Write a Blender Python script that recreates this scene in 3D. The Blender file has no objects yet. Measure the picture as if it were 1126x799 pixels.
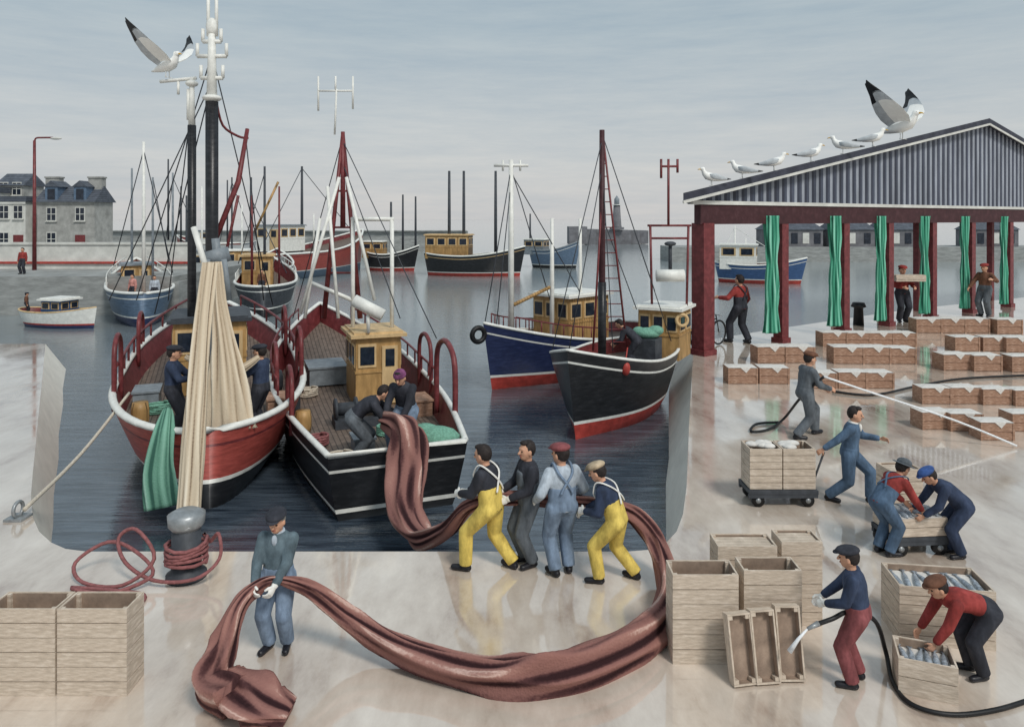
import bpy, math, random
from mathutils import Vector, Matrix, geometry
from math import sin,cos,pi,sqrt,atan2
rad=math.radians
random.seed(7)
V=Vector
sc=bpy.context.scene
F=800.;H=5.;CX=563.;HY=240.
def G(px,py,z=0.):
    d=(H-z)*F/(py-HY); return V(((px-CX)*d/F,d,z))
def D(px,py,d): return V(((px-CX)*d/F,d,H-(py-HY)*d/F))
def lin(c): 
    return tuple(((x/255)/12.92 if x/255<=.04045 else ((x/255+.055)/1.055)**2.4) for x in c)
MC={}
def mat(name,c,rough=.6,var=.18,scale=4,st=(1,1,1),bump=.15,planks=None,metal=0,c2=None,spec=.4):
    if name in MC: return MC[name]
    m=bpy.data.materials.new(name); m.use_nodes=True; nt=m.node_tree; N=nt.nodes; L=nt.links
    p=N['Principled BSDF']; tc=N.new('ShaderNodeTexCoord'); mp=N.new('ShaderNodeMapping'); mp.inputs['Scale'].default_value=st
    L.new(tc.outputs['Object'],mp.inputs[0]); no=N.new('ShaderNodeTexNoise'); no.inputs['Scale'].default_value=scale; no.inputs['Detail'].default_value=5; no.inputs['Roughness'].default_value=.65
    L.new(mp.outputs[0],no.inputs['Vector'])
    r=N.new('ShaderNodeValToRGB'); l=lin(c); l2=lin(c2) if c2 else tuple(min(1,x*(1+var*1.6)+.01) for x in l)
    r.color_ramp.elements[0].position=.3; r.color_ramp.elements[1].position=.7
    r.color_ramp.elements[0].color=(*[x*(1-var*1.5) for x in l],1); r.color_ramp.elements[1].color=(*l2,1)
    e=r.color_ramp.elements.new(.5); e.color=(*l,1)
    L.new(no.outputs[0],r.inputs[0]); col=r.outputs[0]; hgt=no.outputs[0]
    if planks:
        ax,fr=planks; w=N.new('ShaderNodeTexWave'); w.bands_direction=ax; w.inputs['Scale'].default_value=fr; w.inputs['Distortion'].default_value=.15
        L.new(tc.outputs['Object'],w.inputs[0]); rr=N.new('ShaderNodeValToRGB'); rr.color_ramp.elements[0].position=.02; rr.color_ramp.elements[0].color=(.3,.3,.3,1); rr.color_ramp.elements[1].position=.12; rr.color_ramp.elements[1].color=(1,1,1,1)
        L.new(w.outputs[0],rr.inputs[0]); mx=N.new('ShaderNodeMix'); mx.data_type='RGBA'; mx.blend_type='MULTIPLY'; mx.inputs[0].default_value=1
        L.new(col,mx.inputs[6]); L.new(rr.outputs[0],mx.inputs[7]); col=mx.outputs[2]
    L.new(col,p.inputs['Base Color']); p.inputs['Roughness'].default_value=rough; p.inputs['Metallic'].default_value=metal; p.inputs['Specular IOR Level'].default_value=spec
    if bump:
        b=N.new('ShaderNodeBump'); b.inputs['Strength'].default_value=bump; b.inputs['Distance'].default_value=.03; L.new(hgt,b.inputs['Height']); L.new(b.outputs[0],p.inputs['Normal'])
    MC[name]=m; return m
# ---------- palette
white=mat('white_paint',(228,228,222),.45,.08,5); black=mat('black_paint',(34,35,38),.35,.25,3,(1,1,4)); 
maroon=mat('maroon_paint',(112,50,52),.45,.25,5); redhull=mat('red_hull',(164,76,68),.45,.22,3,(1,1,6)); navy=mat('navy_paint',(42,52,88),.4,.2,3,(1,1,5))
ochre=mat('ochre_wood',(174,138,88),.5,.22,5,(1,1,.3),planks=('X',2.2)); ochre2=mat('ochre_wood_pale',(206,176,130),.55,.15,5,(1,1,.3))
grey=mat('grey_paint',(128,136,142),.5,.18,4); dkgrey=mat('dark_grey',(62,66,72),.6,.2,5); glass=mat('window_glass',(34,42,54),.12,.3,3,bump=0)
deckm=mat('deck_planks',(112,98,88),.6,.2,5,planks=('Y',2.5)); red2=mat('brick_red',(168,62,54),.5,.2,4); bluegrey=mat('blue_grey_hull',(92,112,134),.45,.2,3,(1,1,5)); dkmar=mat('dark_maroon',(66,34,38),.6)
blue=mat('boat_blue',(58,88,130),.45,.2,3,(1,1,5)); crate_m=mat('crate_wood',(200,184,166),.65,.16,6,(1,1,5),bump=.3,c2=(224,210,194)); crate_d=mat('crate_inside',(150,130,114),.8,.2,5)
brownbox=mat('brown_box_wood',(160,124,102),.65,.22,6,(1,1,4),c2=(194,164,144)); ice=mat('crushed_ice',(216,212,206),.6,.1,9,bump=.2); rubber=mat('black_rubber',(24,24,26),.5,.2,6)
ropem=mat('pale_rope',(196,186,170),.8,.2,30); pinkrope=mat('red_rope',(140,88,88),.8,.2,20); steel=mat('galvanised_steel',(150,154,156),.4,.15,8,metal=.4)
skin=mat('skin',(205,156,128),.55,.08,8,bump=.05); hairm=mat('dark_hair',(38,30,28),.7,.3,30); hairg=mat('grey_hair',(140,136,130),.7,.3,30); eyem=mat('eye_dark',(24,20,22),.3,.1,3,bump=0); lipm=mat('lips',(150,84,74),.6,.1,5,bump=0)
glovew=mat('white_glove',(226,224,218),.7,.1,12)
def cl(n,c): return mat('cloth_'+n,c,.85,.3,7,(1,1,.45),bump=.35)
c_navy=cl('navy',(48,60,84)); c_dark=cl('charcoal',(46,48,56)); c_blue=cl('work_blue',(78,100,124)); c_denim=cl('denim',(118,136,158)); c_yel=cl('yellow_oilskin',(214,188,96)); c_red=cl('red_wool',(142,54,50))
c_mar=cl('maroon',(128,70,72)); c_grey=cl('grey',(92,98,104)); c_boot=mat('boot_leather',(28,28,34),.4,.2,5); c_jer=cl('pale_jersey',(172,182,192)); c_cap=cl('cap_beige',(176,158,132)); c_brn=cl('brown',(110,74,56)); c_bcap=cl('cap_blue',(66,98,160)); c_purp=cl('purple_wool',(128,72,112)); c_teal=cl('slate_coat',(88,104,112))
grn=mat('green_net',(112,160,140),.85,.2,20,bump=.5); fishm=mat('fish_silver',(150,158,166),.25,.4,20); pinki=mat('pink_paint',(172,122,110),.7,.2,5)
def fold_shade_mat(name,stops,bs=.4):  # ramp paints crease shade and ridge light into the cloth colour
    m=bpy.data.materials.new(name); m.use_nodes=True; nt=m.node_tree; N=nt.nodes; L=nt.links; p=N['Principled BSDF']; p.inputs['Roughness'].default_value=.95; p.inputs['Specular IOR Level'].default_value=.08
    a=N.new('ShaderNodeAttribute'); a.attribute_name='fold_shade'; tc=N.new('ShaderNodeTexCoord'); n=N.new('ShaderNodeTexNoise'); n.inputs['Scale'].default_value=24; n.inputs['Detail'].default_value=4; L.new(tc.outputs['Object'],n.inputs[0])
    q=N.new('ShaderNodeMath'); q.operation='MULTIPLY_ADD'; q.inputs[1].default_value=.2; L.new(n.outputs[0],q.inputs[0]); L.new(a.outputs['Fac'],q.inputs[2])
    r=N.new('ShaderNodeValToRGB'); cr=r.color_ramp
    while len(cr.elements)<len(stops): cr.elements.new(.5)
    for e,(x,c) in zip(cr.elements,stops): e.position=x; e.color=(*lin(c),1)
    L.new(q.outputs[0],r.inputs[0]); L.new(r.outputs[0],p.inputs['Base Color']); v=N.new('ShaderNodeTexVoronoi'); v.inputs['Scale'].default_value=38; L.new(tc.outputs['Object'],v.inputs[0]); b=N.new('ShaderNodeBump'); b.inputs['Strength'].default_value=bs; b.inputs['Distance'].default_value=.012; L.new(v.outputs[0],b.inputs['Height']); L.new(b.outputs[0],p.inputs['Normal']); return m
net_br=fold_shade_mat('brown_net',[(.1,(52,34,36)),(.28,(84,56,56)),(.42,(132,94,88)),(.66,(148,106,98)),(.82,(162,120,110)),(.92,(204,172,160)),(1,(164,126,116))])
net_be=fold_shade_mat('beige_net',[(.1,(122,104,86)),(.28,(188,170,146)),(.7,(212,196,172)),(1,(232,220,200))])
net_gr=fold_shade_mat('green_netting',[(.15,(60,98,86)),(.4,(104,150,130)),(.8,(130,176,156)),(1,(156,196,178))])
cur=fold_shade_mat('green_canvas',[(.1,(28,76,62)),(.3,(54,126,102)),(.55,(86,164,136)),(.85,(136,202,178)),(1,(164,216,198))],.1)

# ---------- mesh builder
class B:
    def __init__(s): s.v=[];s.f=[];s.m=[];s.s=[]
    def add(s,vs,fs,m=0,sm=False):
        o=len(s.v); s.v+=[V(v) for v in vs]
        for k,f in enumerate(fs):
            s.f.append([i+o for i in f]); s.m.append(m if isinstance(m,int) else m[k]); s.s.append(sm)
    def box(s,c,sz,m=0,R=None):
        c=V(c); vs=[]
        for x in(-.5,.5):
            for y in(-.5,.5):
                for z in(-.5,.5):
                    p=V((x*sz[0],y*sz[1],z*sz[2])); vs.append(c+(R@p if R else p))
        s.add(vs,[(0,1,3,2),(4,6,7,5),(0,4,5,1),(2,3,7,6),(0,2,6,4),(1,5,7,3)],m)
    def beam(s,a,b,w,h,m=0):
        a=V(a);b=V(b);d=b-a; z=d.normalized(); x=V((0,0,1)).cross(z)
        if x.length<.01: x=V((1,0,0))
        x.normalize(); y=z.cross(x); R=Matrix((x,y,z)).transposed(); s.box((a+b)/2,(w,h,d.length),m,R)
    def loft(s,pts,rx,ry=None,xd=None,n=10,m=0,sm=True,mf=None,rf=None,closed=False):
        pts=[V(p) for p in pts]; k=len(pts); rx=rx if hasattr(rx,'__len__') else [rx]*k; ry=rx if ry is None else (ry if hasattr(ry,'__len__') else [ry]*k)
        vs=[];fs=[];ms=[];px=None
        for i in range(k):
            if closed: t=pts[(i+1)%k]-pts[i-1]
            else: t=pts[min(i+1,k-1)]-pts[max(i-1,0)]
            if t.length<1e-6: t=V((0,0,1))
            t.normalize(); x=V(xd) if xd is not None else (px if px is not None else (V((1,0,0)) if abs(t.x)<.8 else V((0,1,0))))
            x=x-t*x.dot(t)
            if x.length<1e-4: x=t.orthogonal()
            x.normalize(); y=t.cross(x); px=x
            for j in range(n):
                a=2*pi*j/n; q=rf(i,j) if rf else 1
                vs.append(pts[i]+x*cos(a)*rx[i]*q+y*sin(a)*ry[i]*q)
        for i in range(k if closed else k-1):
            i2=(i+1)%k
            for j in range(n):
                fs.append((i*n+j,i*n+(j+1)%n,i2*n+(j+1)%n,i2*n+j)); ms.append(mf(i,j) if mf else m)
        if not closed:
            fs.append(tuple(range(n))[::-1]); fs.append(tuple((k-1)*n+j for j in range(n))); ms+=[m,m]
        s.add(vs,fs,ms,sm)
    def cap(s,a,b,ra,rb,n=10,m=0,xd=None,fl=1):
        a=V(a);b=V(b);t=(b-a).normalized() if (b-a).length>1e-5 else V((0,0,1)); P=[];R=[]
        for q in(1,.8,.45): P.append(a-t*ra*q); R.append(ra*sqrt(max(0,1-q*q))+.0005)
        P+=[a,b];R+=[ra,rb]
        for q in(.45,.8,1): P.append(b+t*rb*q); R.append(rb*sqrt(max(0,1-q*q))+.0005)
        s.loft(P,R,[r*fl for r in R],xd,n,m)
    def ell(s,c,r,R=None,n=12,m=0):
        c=V(c);vs=[];fs=[];k=n//2+1
        for i in range(1,k):
            a=pi*i/k
            for j in range(n):
                b=2*pi*j/n; p=V((r[0]*sin(a)*cos(b),r[1]*sin(a)*sin(b),r[2]*cos(a))); vs.append(c+(R@p if R else p))
        for e in(1,-1):
            p=V((0,0,e*r[2])); vs.append(c+(R@p if R else p))
        T=len(vs)-2
        for i in range(k-2):
            for j in range(n): fs.append((i*n+j,(i+1)*n+j,(i+1)*n+(j+1)%n,i*n+(j+1)%n))
        for j in range(n): fs.append((T,j,(j+1)%n)); fs.append((T+1,(k-2)*n+(j+1)%n,(k-2)*n+j))
        s.add(vs,fs,m,True)
    def obj(s,name,mats,parent=None,loc=None,rot=0,org=None,inv=None,nrm=False):
        me=bpy.data.meshes.new(name); vs=s.v
        if inv is not None: vs=[inv@v for v in vs]
        if org is not None: org=V(org); vs=[v-org for v in vs]
        me.from_pydata([tuple(v) for v in vs],[],s.f)
        me.polygons.foreach_set('material_index',s.m); me.polygons.foreach_set('use_smooth',s.s)
        for q in (mats if isinstance(mats,(list,tuple)) else [mats]): me.materials.append(q)
        me.update(); o=bpy.data.objects.new(name,me); sc.collection.objects.link(o)
        if parent: o.parent=parent
        if loc is not None: o.location=loc
        elif org is not None: o.location=org
        if rot: o.rotation_euler=(0,0,rot)
        return o
def top(o,label,cat=None,group=None,kind=None):
    o['label']=label
    if cat:o['category']=cat
    if group:o['group']=group
    if kind:o['kind']=kind
    return o
def empty(name,loc,rot=0):
    e=bpy.data.objects.new(name,None); e.location=loc; e.rotation_euler=(0,0,rot); e.empty_display_size=.3; sc.collection.objects.link(e); return e
def mtx(loc,rot): return Matrix.Translation(loc)@Matrix.Rotation(rot,4,'Z')
def copytree(o,loc,rot=0,scale=None):
    n=o.copy(); sc.collection.objects.link(n); n.location=loc; n.rotation_euler=(0,0,rot)
    if scale: n.scale=scale
    for c in o.children:
        k=c.copy(); k.parent=n; sc.collection.objects.link(k)
    return n
def smooth_path(pts,k=6):
    P=[V(p) for p in pts]; out=[]
    for i in range(len(P)-1):
        a=P[max(i-1,0)];b=P[i];c=P[i+1];d=P[min(i+2,len(P)-1)]
        for j in range(k):
            t=j/k; out.append(.5*((2*b)+(c-a)*t+(2*a-5*b+4*c-d)*t*t+(3*b-a-3*c+d)*t**3))
    out.append(P[-1]); return out
def torus(name,mats,c,R,r,ax,parent=None,inv=None,n=20):
    b=B(); ax=V(ax).normalized(); u=ax.orthogonal().normalized(); v=ax.cross(u); b.loft([V(c)+u*cos(2*pi*i/n)*R+v*sin(2*pi*i/n)*R for i in range(n)],r,n=8,closed=True); return b.obj(name,[mats],parent,inv=inv)

# ---------- world, sun, camera
w=bpy.data.worlds.new('World'); sc.world=w; w.use_nodes=True; nt=w.node_tree; N=nt.nodes; L=nt.links; bg=N['Background']
sky=N.new('ShaderNodeTexSky'); sky.sky_type='NISHITA'; sky.sun_disc=False; sky.sun_elevation=rad(48); sky.sun_rotation=rad(150); sky.air_density=1.2; sky.dust_density=3
mul=N.new('ShaderNodeMix'); mul.data_type='RGBA'; mul.blend_type='MULTIPLY'; mul.inputs[0].default_value=1; L.new(sky.outputs[0],mul.inputs[6]); mul.inputs[7].default_value=(.07,.07,.07,1)
tc=N.new('ShaderNodeTexCoord'); sp=N.new('ShaderNodeSeparateXYZ'); L.new(tc.outputs['Generated'],sp.inputs[0])
r=N.new('ShaderNodeValToRGB'); cr=r.color_ramp
cr.elements[0].position=0; cr.elements[0].color=(*lin((202,202,202)),1); cr.elements[1].position=.6; cr.elements[1].color=(*lin((166,182,192)),1)
e=cr.elements.new(.08); e.color=(*lin((196,200,202)),1); e=cr.elements.new(.25); e.color=(*lin((170,184,192)),1)
L.new(sp.outputs['Z'],r.inputs[0])
mp=N.new('ShaderNodeMapping'); mp.inputs['Scale'].default_value=(1.6,1.6,14); L.new(tc.outputs['Generated'],mp.inputs[0]); no=N.new('ShaderNodeTexNoise'); no.inputs['Scale'].default_value=2.6; no.inputs['Detail'].default_value=12; no.inputs['Roughness'].default_value=.7; L.new(mp.outputs[0],no.inputs[0])
r2=N.new('ShaderNodeValToRGB'); r2.color_ramp.elements[0].position=.3; r2.color_ramp.elements[0].color=(.88,.91,.94,1); r2.color_ramp.elements[1].position=.7; r2.color_ramp.elements[1].color=(1.12,1.08,1.04,1); L.new(no.outputs[0],r2.inputs[0])
m2=N.new('ShaderNodeMix'); m2.data_type='RGBA'; m2.blend_type='MULTIPLY'; m2.inputs[0].default_value=1; L.new(r.outputs[0],m2.inputs[6]); L.new(r2.outputs[0],m2.inputs[7])
m3=N.new('ShaderNodeMix'); m3.data_type='RGBA'; m3.inputs[0].default_value=.88; L.new(mul.outputs[2],m3.inputs[6]); L.new(m2.outputs[2],m3.inputs[7]); L.new(m3.outputs[2],bg.inputs[0]); bg.inputs[1].default_value=1.1
sd=bpy.data.lights.new('sun','SUN'); sd.energy=2.0; sd.angle=rad(14); sd.color=(1,.96,.9); so=bpy.data.objects.new('sun',sd); sc.collection.objects.link(so)
dirv=V((-.5,.75,-1)).normalized(); so.rotation_euler=dirv.to_track_quat('-Z','Y').to_euler()
cam=bpy.data.cameras.new('camera'); co=bpy.data.objects.new('camera',cam); sc.collection.objects.link(co); co.location=(0,0,H); co.rotation_euler=(rad(90),0,0)
cam.sensor_width=36; cam.lens=36*F/1126; cam.shift_y=-(399.5-HY)/1126; cam.clip_end=6000; sc.camera=co
sc.view_settings.view_transform='Standard'; sc.view_settings.look='None'; sc.view_settings.exposure=0

# ---------- water and quay
def special(name,base1,base2,scale,st,rl,rh,bstr,bsc,bst,dist=.05,ior=1.33,base3=None,spec=.5,far_sheen=None,coat=0):
    m=bpy.data.materials.new(name); m.use_nodes=True; nt=m.node_tree; N=nt.nodes; L=nt.links; p=N['Principled BSDF']; tc=N.new('ShaderNodeTexCoord')
    def noise(s_,st_,det=7):
        mp=N.new('ShaderNodeMapping'); mp.inputs['Scale'].default_value=st_; L.new(tc.outputs['Object'],mp.inputs[0]); n=N.new('ShaderNodeTexNoise'); n.inputs['Scale'].default_value=s_; n.inputs['Detail'].default_value=det; n.inputs['Roughness'].default_value=.66; L.new(mp.outputs[0],n.inputs[0]); return n
    n1=noise(scale,st); r=N.new('ShaderNodeValToRGB'); r.color_ramp.elements[0].position=.34; r.color_ramp.elements[1].position=.66
    r.color_ramp.elements[0].color=(*lin(base1),1); r.color_ramp.elements[1].color=(*lin(base2),1)
    if base3: e=r.color_ramp.elements.new(.46); e.color=(*lin(base3),1)
    L.new(n1.outputs[0],r.inputs[0]); col=r.outputs[0]; p.inputs['Specular IOR Level'].default_value=spec
    if far_sheen:  # base colour pales with distance, painting in the reflected sky
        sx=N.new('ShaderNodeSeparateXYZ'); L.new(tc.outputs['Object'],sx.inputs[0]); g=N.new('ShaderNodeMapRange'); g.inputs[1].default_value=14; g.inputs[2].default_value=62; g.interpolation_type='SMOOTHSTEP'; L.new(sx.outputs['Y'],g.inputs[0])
        x=N.new('ShaderNodeMix'); x.data_type='RGBA'; L.new(g.outputs[0],x.inputs[0]); L.new(col,x.inputs[6]); x.inputs[7].default_value=(*lin(far_sheen),1); col=x.outputs[2]
    L.new(col,p.inputs['Base Color'])
    mr=N.new('ShaderNodeMapRange'); mr.inputs[1].default_value=.4; mr.inputs[2].default_value=.6; mr.inputs[3].default_value=rl; mr.inputs[4].default_value=rh
    n2=noise(scale*.7,(st[0]*1.3,st[1]*.9,1)); L.new(n2.outputs[0],mr.inputs[0]); L.new(mr.outputs[0],p.inputs['Roughness'])
    n3=noise(bsc,bst,4); b=N.new('ShaderNodeBump'); b.inputs['Strength'].default_value=bstr; b.inputs['Distance'].default_value=dist; L.new(n3.outputs[0],b.inputs['Height']); L.new(b.outputs[0],p.inputs['Normal']); p.inputs['IOR'].default_value=ior
    if coat:
        p.inputs['Coat Weight'].default_value=coat; p.inputs['Coat IOR'].default_value=1.7; L.new(mr.outputs[0],p.inputs['Coat Roughness']); L.new(b.outputs[0],p.inputs['Coat Normal'])
    return m
waterm=special('harbour_water',(26,36,48),(84,96,108),1.5,(.4,4.2,1),.01,.05,.26,2.4,(.5,3.0,1),.05,ior=1.6,spec=.9,far_sheen=(150,160,162))
quaym=special('wet_quay_concrete',(168,148,133),(230,218,204),.5,(1.8,.7,1),.02,.16,.05,5,(1,1,1),.015,1.5,base3=(202,187,172),spec=1.0,coat=.9)
wallm=mat('quay_wall_stone',(232,226,214),.7,.06,1.2,(1,1,2),bump=.05); 
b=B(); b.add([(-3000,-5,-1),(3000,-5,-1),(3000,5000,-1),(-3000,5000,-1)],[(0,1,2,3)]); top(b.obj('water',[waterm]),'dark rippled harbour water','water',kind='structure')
edge=[(50,378,1),(47,410,1),(42,460,1),(36,520,1),(34,545,1),(36,568,1),(43,584,1),(56,596,.6),(72,603,.3),(95,606,0),(300,606,0),(500,606,0),(690,606,0),(714,604,-.3),(732,597,-.6),(744,584,-1),(751,565,-1),(755,535,-1),(758,460,-1),(763,376,-1)]
tp=[G(x,y) for x,y,_ in edge]
bt=[]
for (x,y,k),p in zip(edge,tp):
    q=p.copy(); q.z=-1.6; q.x+=k*.045*p.y
    q.y+=.12*(1-abs(k))
    bt.append(q)
far=[G(850,362),G(1000,340),G(1126,327),V((90,70,0)),V((90,-8,0)),V((-60,-8,0)),V((-60,29,0))]
outl=tp+far; b=B(); tris=geometry.tessellate_polygon([outl]); b.add(outl,[t for t in tris],0)
vs=tp+bt;n=len(tp); b.add(vs,[(i,i+1,n+i+1,n+i) for i in range(n-1)],1,True)
bw=[tp[-1]]+far[:4]; vs=bw+[V((p.x,p.y,-1.6)) for p in bw]; b.add(vs,[(i,i+1,len(bw)+i+1,len(bw)+i) for i in range(len(bw)-1)],1)
bw=[far[-1],tp[0]]; b.add(bw+[V((p.x,p.y,-1.6)) for p in bw],[(0,1,3,2)],1)
top(b.obj('quay',[quaym,wallm]),'wet pale concrete fish quay around basin','quay',kind='structure')

# ---------- far setting
stone=mat('harbour_stone',(146,148,146),.85,.2,.8,(1,1,4)); stone2=mat('dark_stone',(112,112,116),.85,.2,.8); pale=mat('pale_render',(206,206,200),.8,.1,1.5); slate=mat('slate_roof',(84,90,100),.7,.2,2,planks=('Z',1.6)); hgrey=mat('grey_render',(158,158,154),.8,.2,1.2)
b=B(); b.box((-58,72,.2),(74,54,2.4)); b.box((-58,46,.0),(74.6,1.6,2.1),0); top(b.obj('far_quay',[stone]),'grey stone far quay platform',kind='structure')
b=B(); 
b.box((-45,52,2.25),(44,.5,1.75),0); b.box((-45,51.7,1.85),(44,.2,.15),1); b.box((-45,52,3.2),(44.2,.7,.16),0); top(b.obj('parapet_wall',[pale,red2]),'white promenade wall with thin red stripe','wall')
b=B(); b.box((-58,131,.6),(100,3,4.2)); b.box((-58,129.3,2.75),(100,.8,.2)); top(b.obj('harbour_wall',[stone]),'long grey stone harbour wall across water','wall')
b=B(); b.box((60,104,-.1),(76,8,2.2)); top(b.obj('harbour_pier',[stone]),'grey stone pier beyond the market hall','pier')
b=B()
for i in range(9): b.box((14+i*2.0+i*.1,168+i*.6,.6+(.5 if i<2 else 0)),(2.1,6,4-(.0 if i<2 else i*.12)))
top(b.obj('breakwater',[stone2]),'dark stone breakwater ending at small lighthouse','breakwater')
e=empty('lighthouse',V((24.2,168,2.4)))
b=B(); b.loft([(0,0,0),(0,0,1),(0,0,5.6)],[1.3,1.05,.75],n=16); b.box((0,0,.3),(3.0,2.6,.5)); b.obj('tower',[stone2],e); b=B(); b.loft([(0,0,5.6),(0,0,5.75)],1.05,n=16); b.obj('gallery',[white],e); b=B(); b.loft([(0,0,5.75),(0,0,7.0),(0,0,7.8)],[.6,.6,.08],n=12); b.obj('lantern',[grey],e)
top(e,'grey stone lighthouse on the breakwater end','lighthouse')
def house(x0,x1,d,base,eave,ridge,ym,label,rows,dormers=0,chim=(),wm=None,depth=3.2):
    a=(x0-CX)*d/F; c=(x1-CX)*d/F; ze=H-(eave-HY)*d/F; zr=H-(ridge-HY)*d/F; e=empty('house',V(((a+c)/2,d,base))); W=c-a; he=ze-base; hr=zr-base
    b=B(); b.box((0,depth/2,he/2),(W,depth,he)); b.box((0,-.06,he-.1),(W+.1,.12,.2)); b.obj('wall',[wm or hgrey],e)
    b=B()
    if hr-he>.9: b.add([(-W/2-.2,-.3,he),(W/2+.2,-.3,he),(W/2+.2,depth+.3,he),(-W/2-.2,depth+.3,he),(-W/2-.1,depth*.5,hr),(W/2+.1,depth*.5,hr)],[(0,1,5,4),(2,3,4,5),(0,4,3),(1,2,5),(0,3,2,1)])
    else: b.box((0,depth/2,(he+hr)/2+.02),(W+.3,depth+.3,hr-he))
    b.obj('roof',[slate],e)
    for cx in chim:
        b=B(); b.box((cx*W,depth*.5,hr+.15),(1.3,.8,1.3)); b.box((cx*W,depth*.5,hr+.85),(1.45,.95,.15)); b.obj('chimney',[hgrey],e)
    for z,n_,dr in rows:
        for i in range(n_):
            x=-W/2+W*(i+.5)/n_
            if dr==i:
                b=B(); b.box((x,-.03,1.0),(.95,.06,2)); b.obj('door',[maroon],e)
            else:
                b=B(); b.box((x,-.02,z),(.95,.05,1.35),1); b.box((x,-.05,z),(.78,.04,1.18),0); b.box((x,-.08,z),(.06,.03,1.2),1); b.box((x,-.075,z),(.8,.03,.06),1); b.box((x,-.09,z-.7),(1.1,.16,.08),1); b.obj('window',[glass,pale],e)
    for i in range(dormers):
        x=-W/2+W*(i+.5)/dormers; b=B(); z=he+.75
        b.box((x,.9,z),(1.2,1.9,1.5),1); b.add([(x-.75,-.15,z+.7),(x+.75,-.15,z+.7),(x,-.15,z+1.3),(x-.75,2.2,z+.7),(x+.75,2.2,z+.7),(x,2.2,z+1.3)],[(0,1,2),(0,2,5,3),(1,4,5,2)],2); b.box((x,-.07,z),(.7,.05,1.0),0); b.obj('dormer',[glass,bluegrey,slate],e)
    top(e,label,'house','terrace of harbour houses')
house(-40,-4,72,1.4,212,206,0,'white harbour house with flat roof',[(1.6,2,-1),(4.2,2,-1)],0,(),pale)
house(-3,28,70,1.4,222,216,0,'white harbour building with flat roof',[(1.6,2,1),(4.2,2,-1)],0,(),pale)
house(-3,26,74,1.4,204,190,0,'grey upper harbour building with slate roof behind',[(6.6,2,-1)],0,(),hgrey)
house(41,104,70,1.4,222,204,0,'grey two storey house with blue dormers and chimneys',[(1.6,2,1),(4.0,2,-1)],2,(-.38,.38),hgrey)
def shed(px0,px1,d,label):
    a=(px0-CX)*d/F;c=(px1-CX)*d/F;W=c-a; e=empty('shed',V(((a+c)/2,d,1.0))); b=B(); b.box((0,2,1.2),(W,4,2.4)); b.obj('wall',[stone2],e)
    b=B(); b.add([(-W/2-.2,-.2,2.4),(W/2+.2,-.2,2.4),(W/2+.2,4.2,2.4),(-W/2-.2,4.2,2.4),(-W/2+W*.15,2,3.8),(W/2-W*.15,2,3.8)],[(0,1,5,4),(2,3,4,5),(0,4,3),(1,2,5)]); b.obj('roof',[slate],e)
    n_=int(W/1.6)
    for i in range(n_):
        b=B(); b.box((-W/2+W*(i+.5)/n_,-.03,1.2),(.9,.08,1.5)); b.obj('window',[pale if i%2 else glass],e)
    top(e,label,'shed','sheds on the pier')
for a,c in((842,905),(912,962),(966,1018),(1070,1120)): shed(a,c,102,'dark stone net shed with hipped slate roof')
e=empty('street_lamp',V((D(42,300,51).x,50.6,1.4)))
b=B(); b.loft([(0,0,0),(0,0,9)],[.14,.09],n=8); b.obj('pole',[maroon],e); b=B(); b.loft(smooth_path([(0,0,8.8),(.1,0,9.15),(.6,0,9.2),(1.3,0,9.2)]),.06,n=6); b.obj('arm',[maroon],e); b=B(); b.ell((1.5,0,9.15),(.42,.14,.1)); b.obj('lamp_head',[pale],e); top(e,'maroon street lamp with pale curved head','street lamp')

# ---------- people
def ik(a,c,l1,l2,pole):
    d=c-a; q=min(d.length,(l1+l2)*.995); dn=d.normalized(); c=a+dn*q; x=(l1*l1-l2*l2+q*q)/(2*q); h=sqrt(max(l1*l1-x*x,0)); p=pole-dn*pole.dot(dn); p.normalize(); return a+dn*x+p*h,c
def hand(b,w,f,nn,side,curl,g):
    f=f.normalized(); nn=(nn-f*nn.dot(f)).normalized(); s=f.cross(nn)*side
    b.loft([w-f*.03,w,w+f*.045,w+f*.095,w+f*.105],[.024+g,.028+g,.042+g,.043+g,.03+g],[.02+g,.017+g,.016+g,.013+g,.006+g],xd=s,n=10)
    for k,(o,l) in enumerate([(-.034,.062),(-.0115,.078),(.0115,.084),(.034,.072)]):
        p=w+f*.092+s*o; a=curl*.35; d=f
        for j,q in enumerate((.42,.32,.26)):
            a+=curl*.5; d=(f*cos(a)+nn*sin(a)); p2=p+d*l*q; b.cap(p,p2,.0088+g*.6-.0006*j,.0082+g*.6-.0006*j,n=6); p=p2
    p=w+f*.025+s*.034; d=(f*.6+s*.65+nn*.35).normalized(); p2=p+d*.04; b.cap(p,p2,.013+g,.011+g,n=6); d=(f*.85+s*.15+nn*.55).normalized(); b.cap(p2,p2+d*.036,.011+g,.0095+g,n=6)
def remesh(o,v,sm=0):
    m=o.modifiers.new('skin','REMESH'); m.mode='VOXEL'; m.voxel_size=v; m.use_smooth_shade=True
    if sm: k=o.modifiers.new('soft','SMOOTH'); k.factor=.5; k.iterations=sm
KH=1.13
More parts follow.
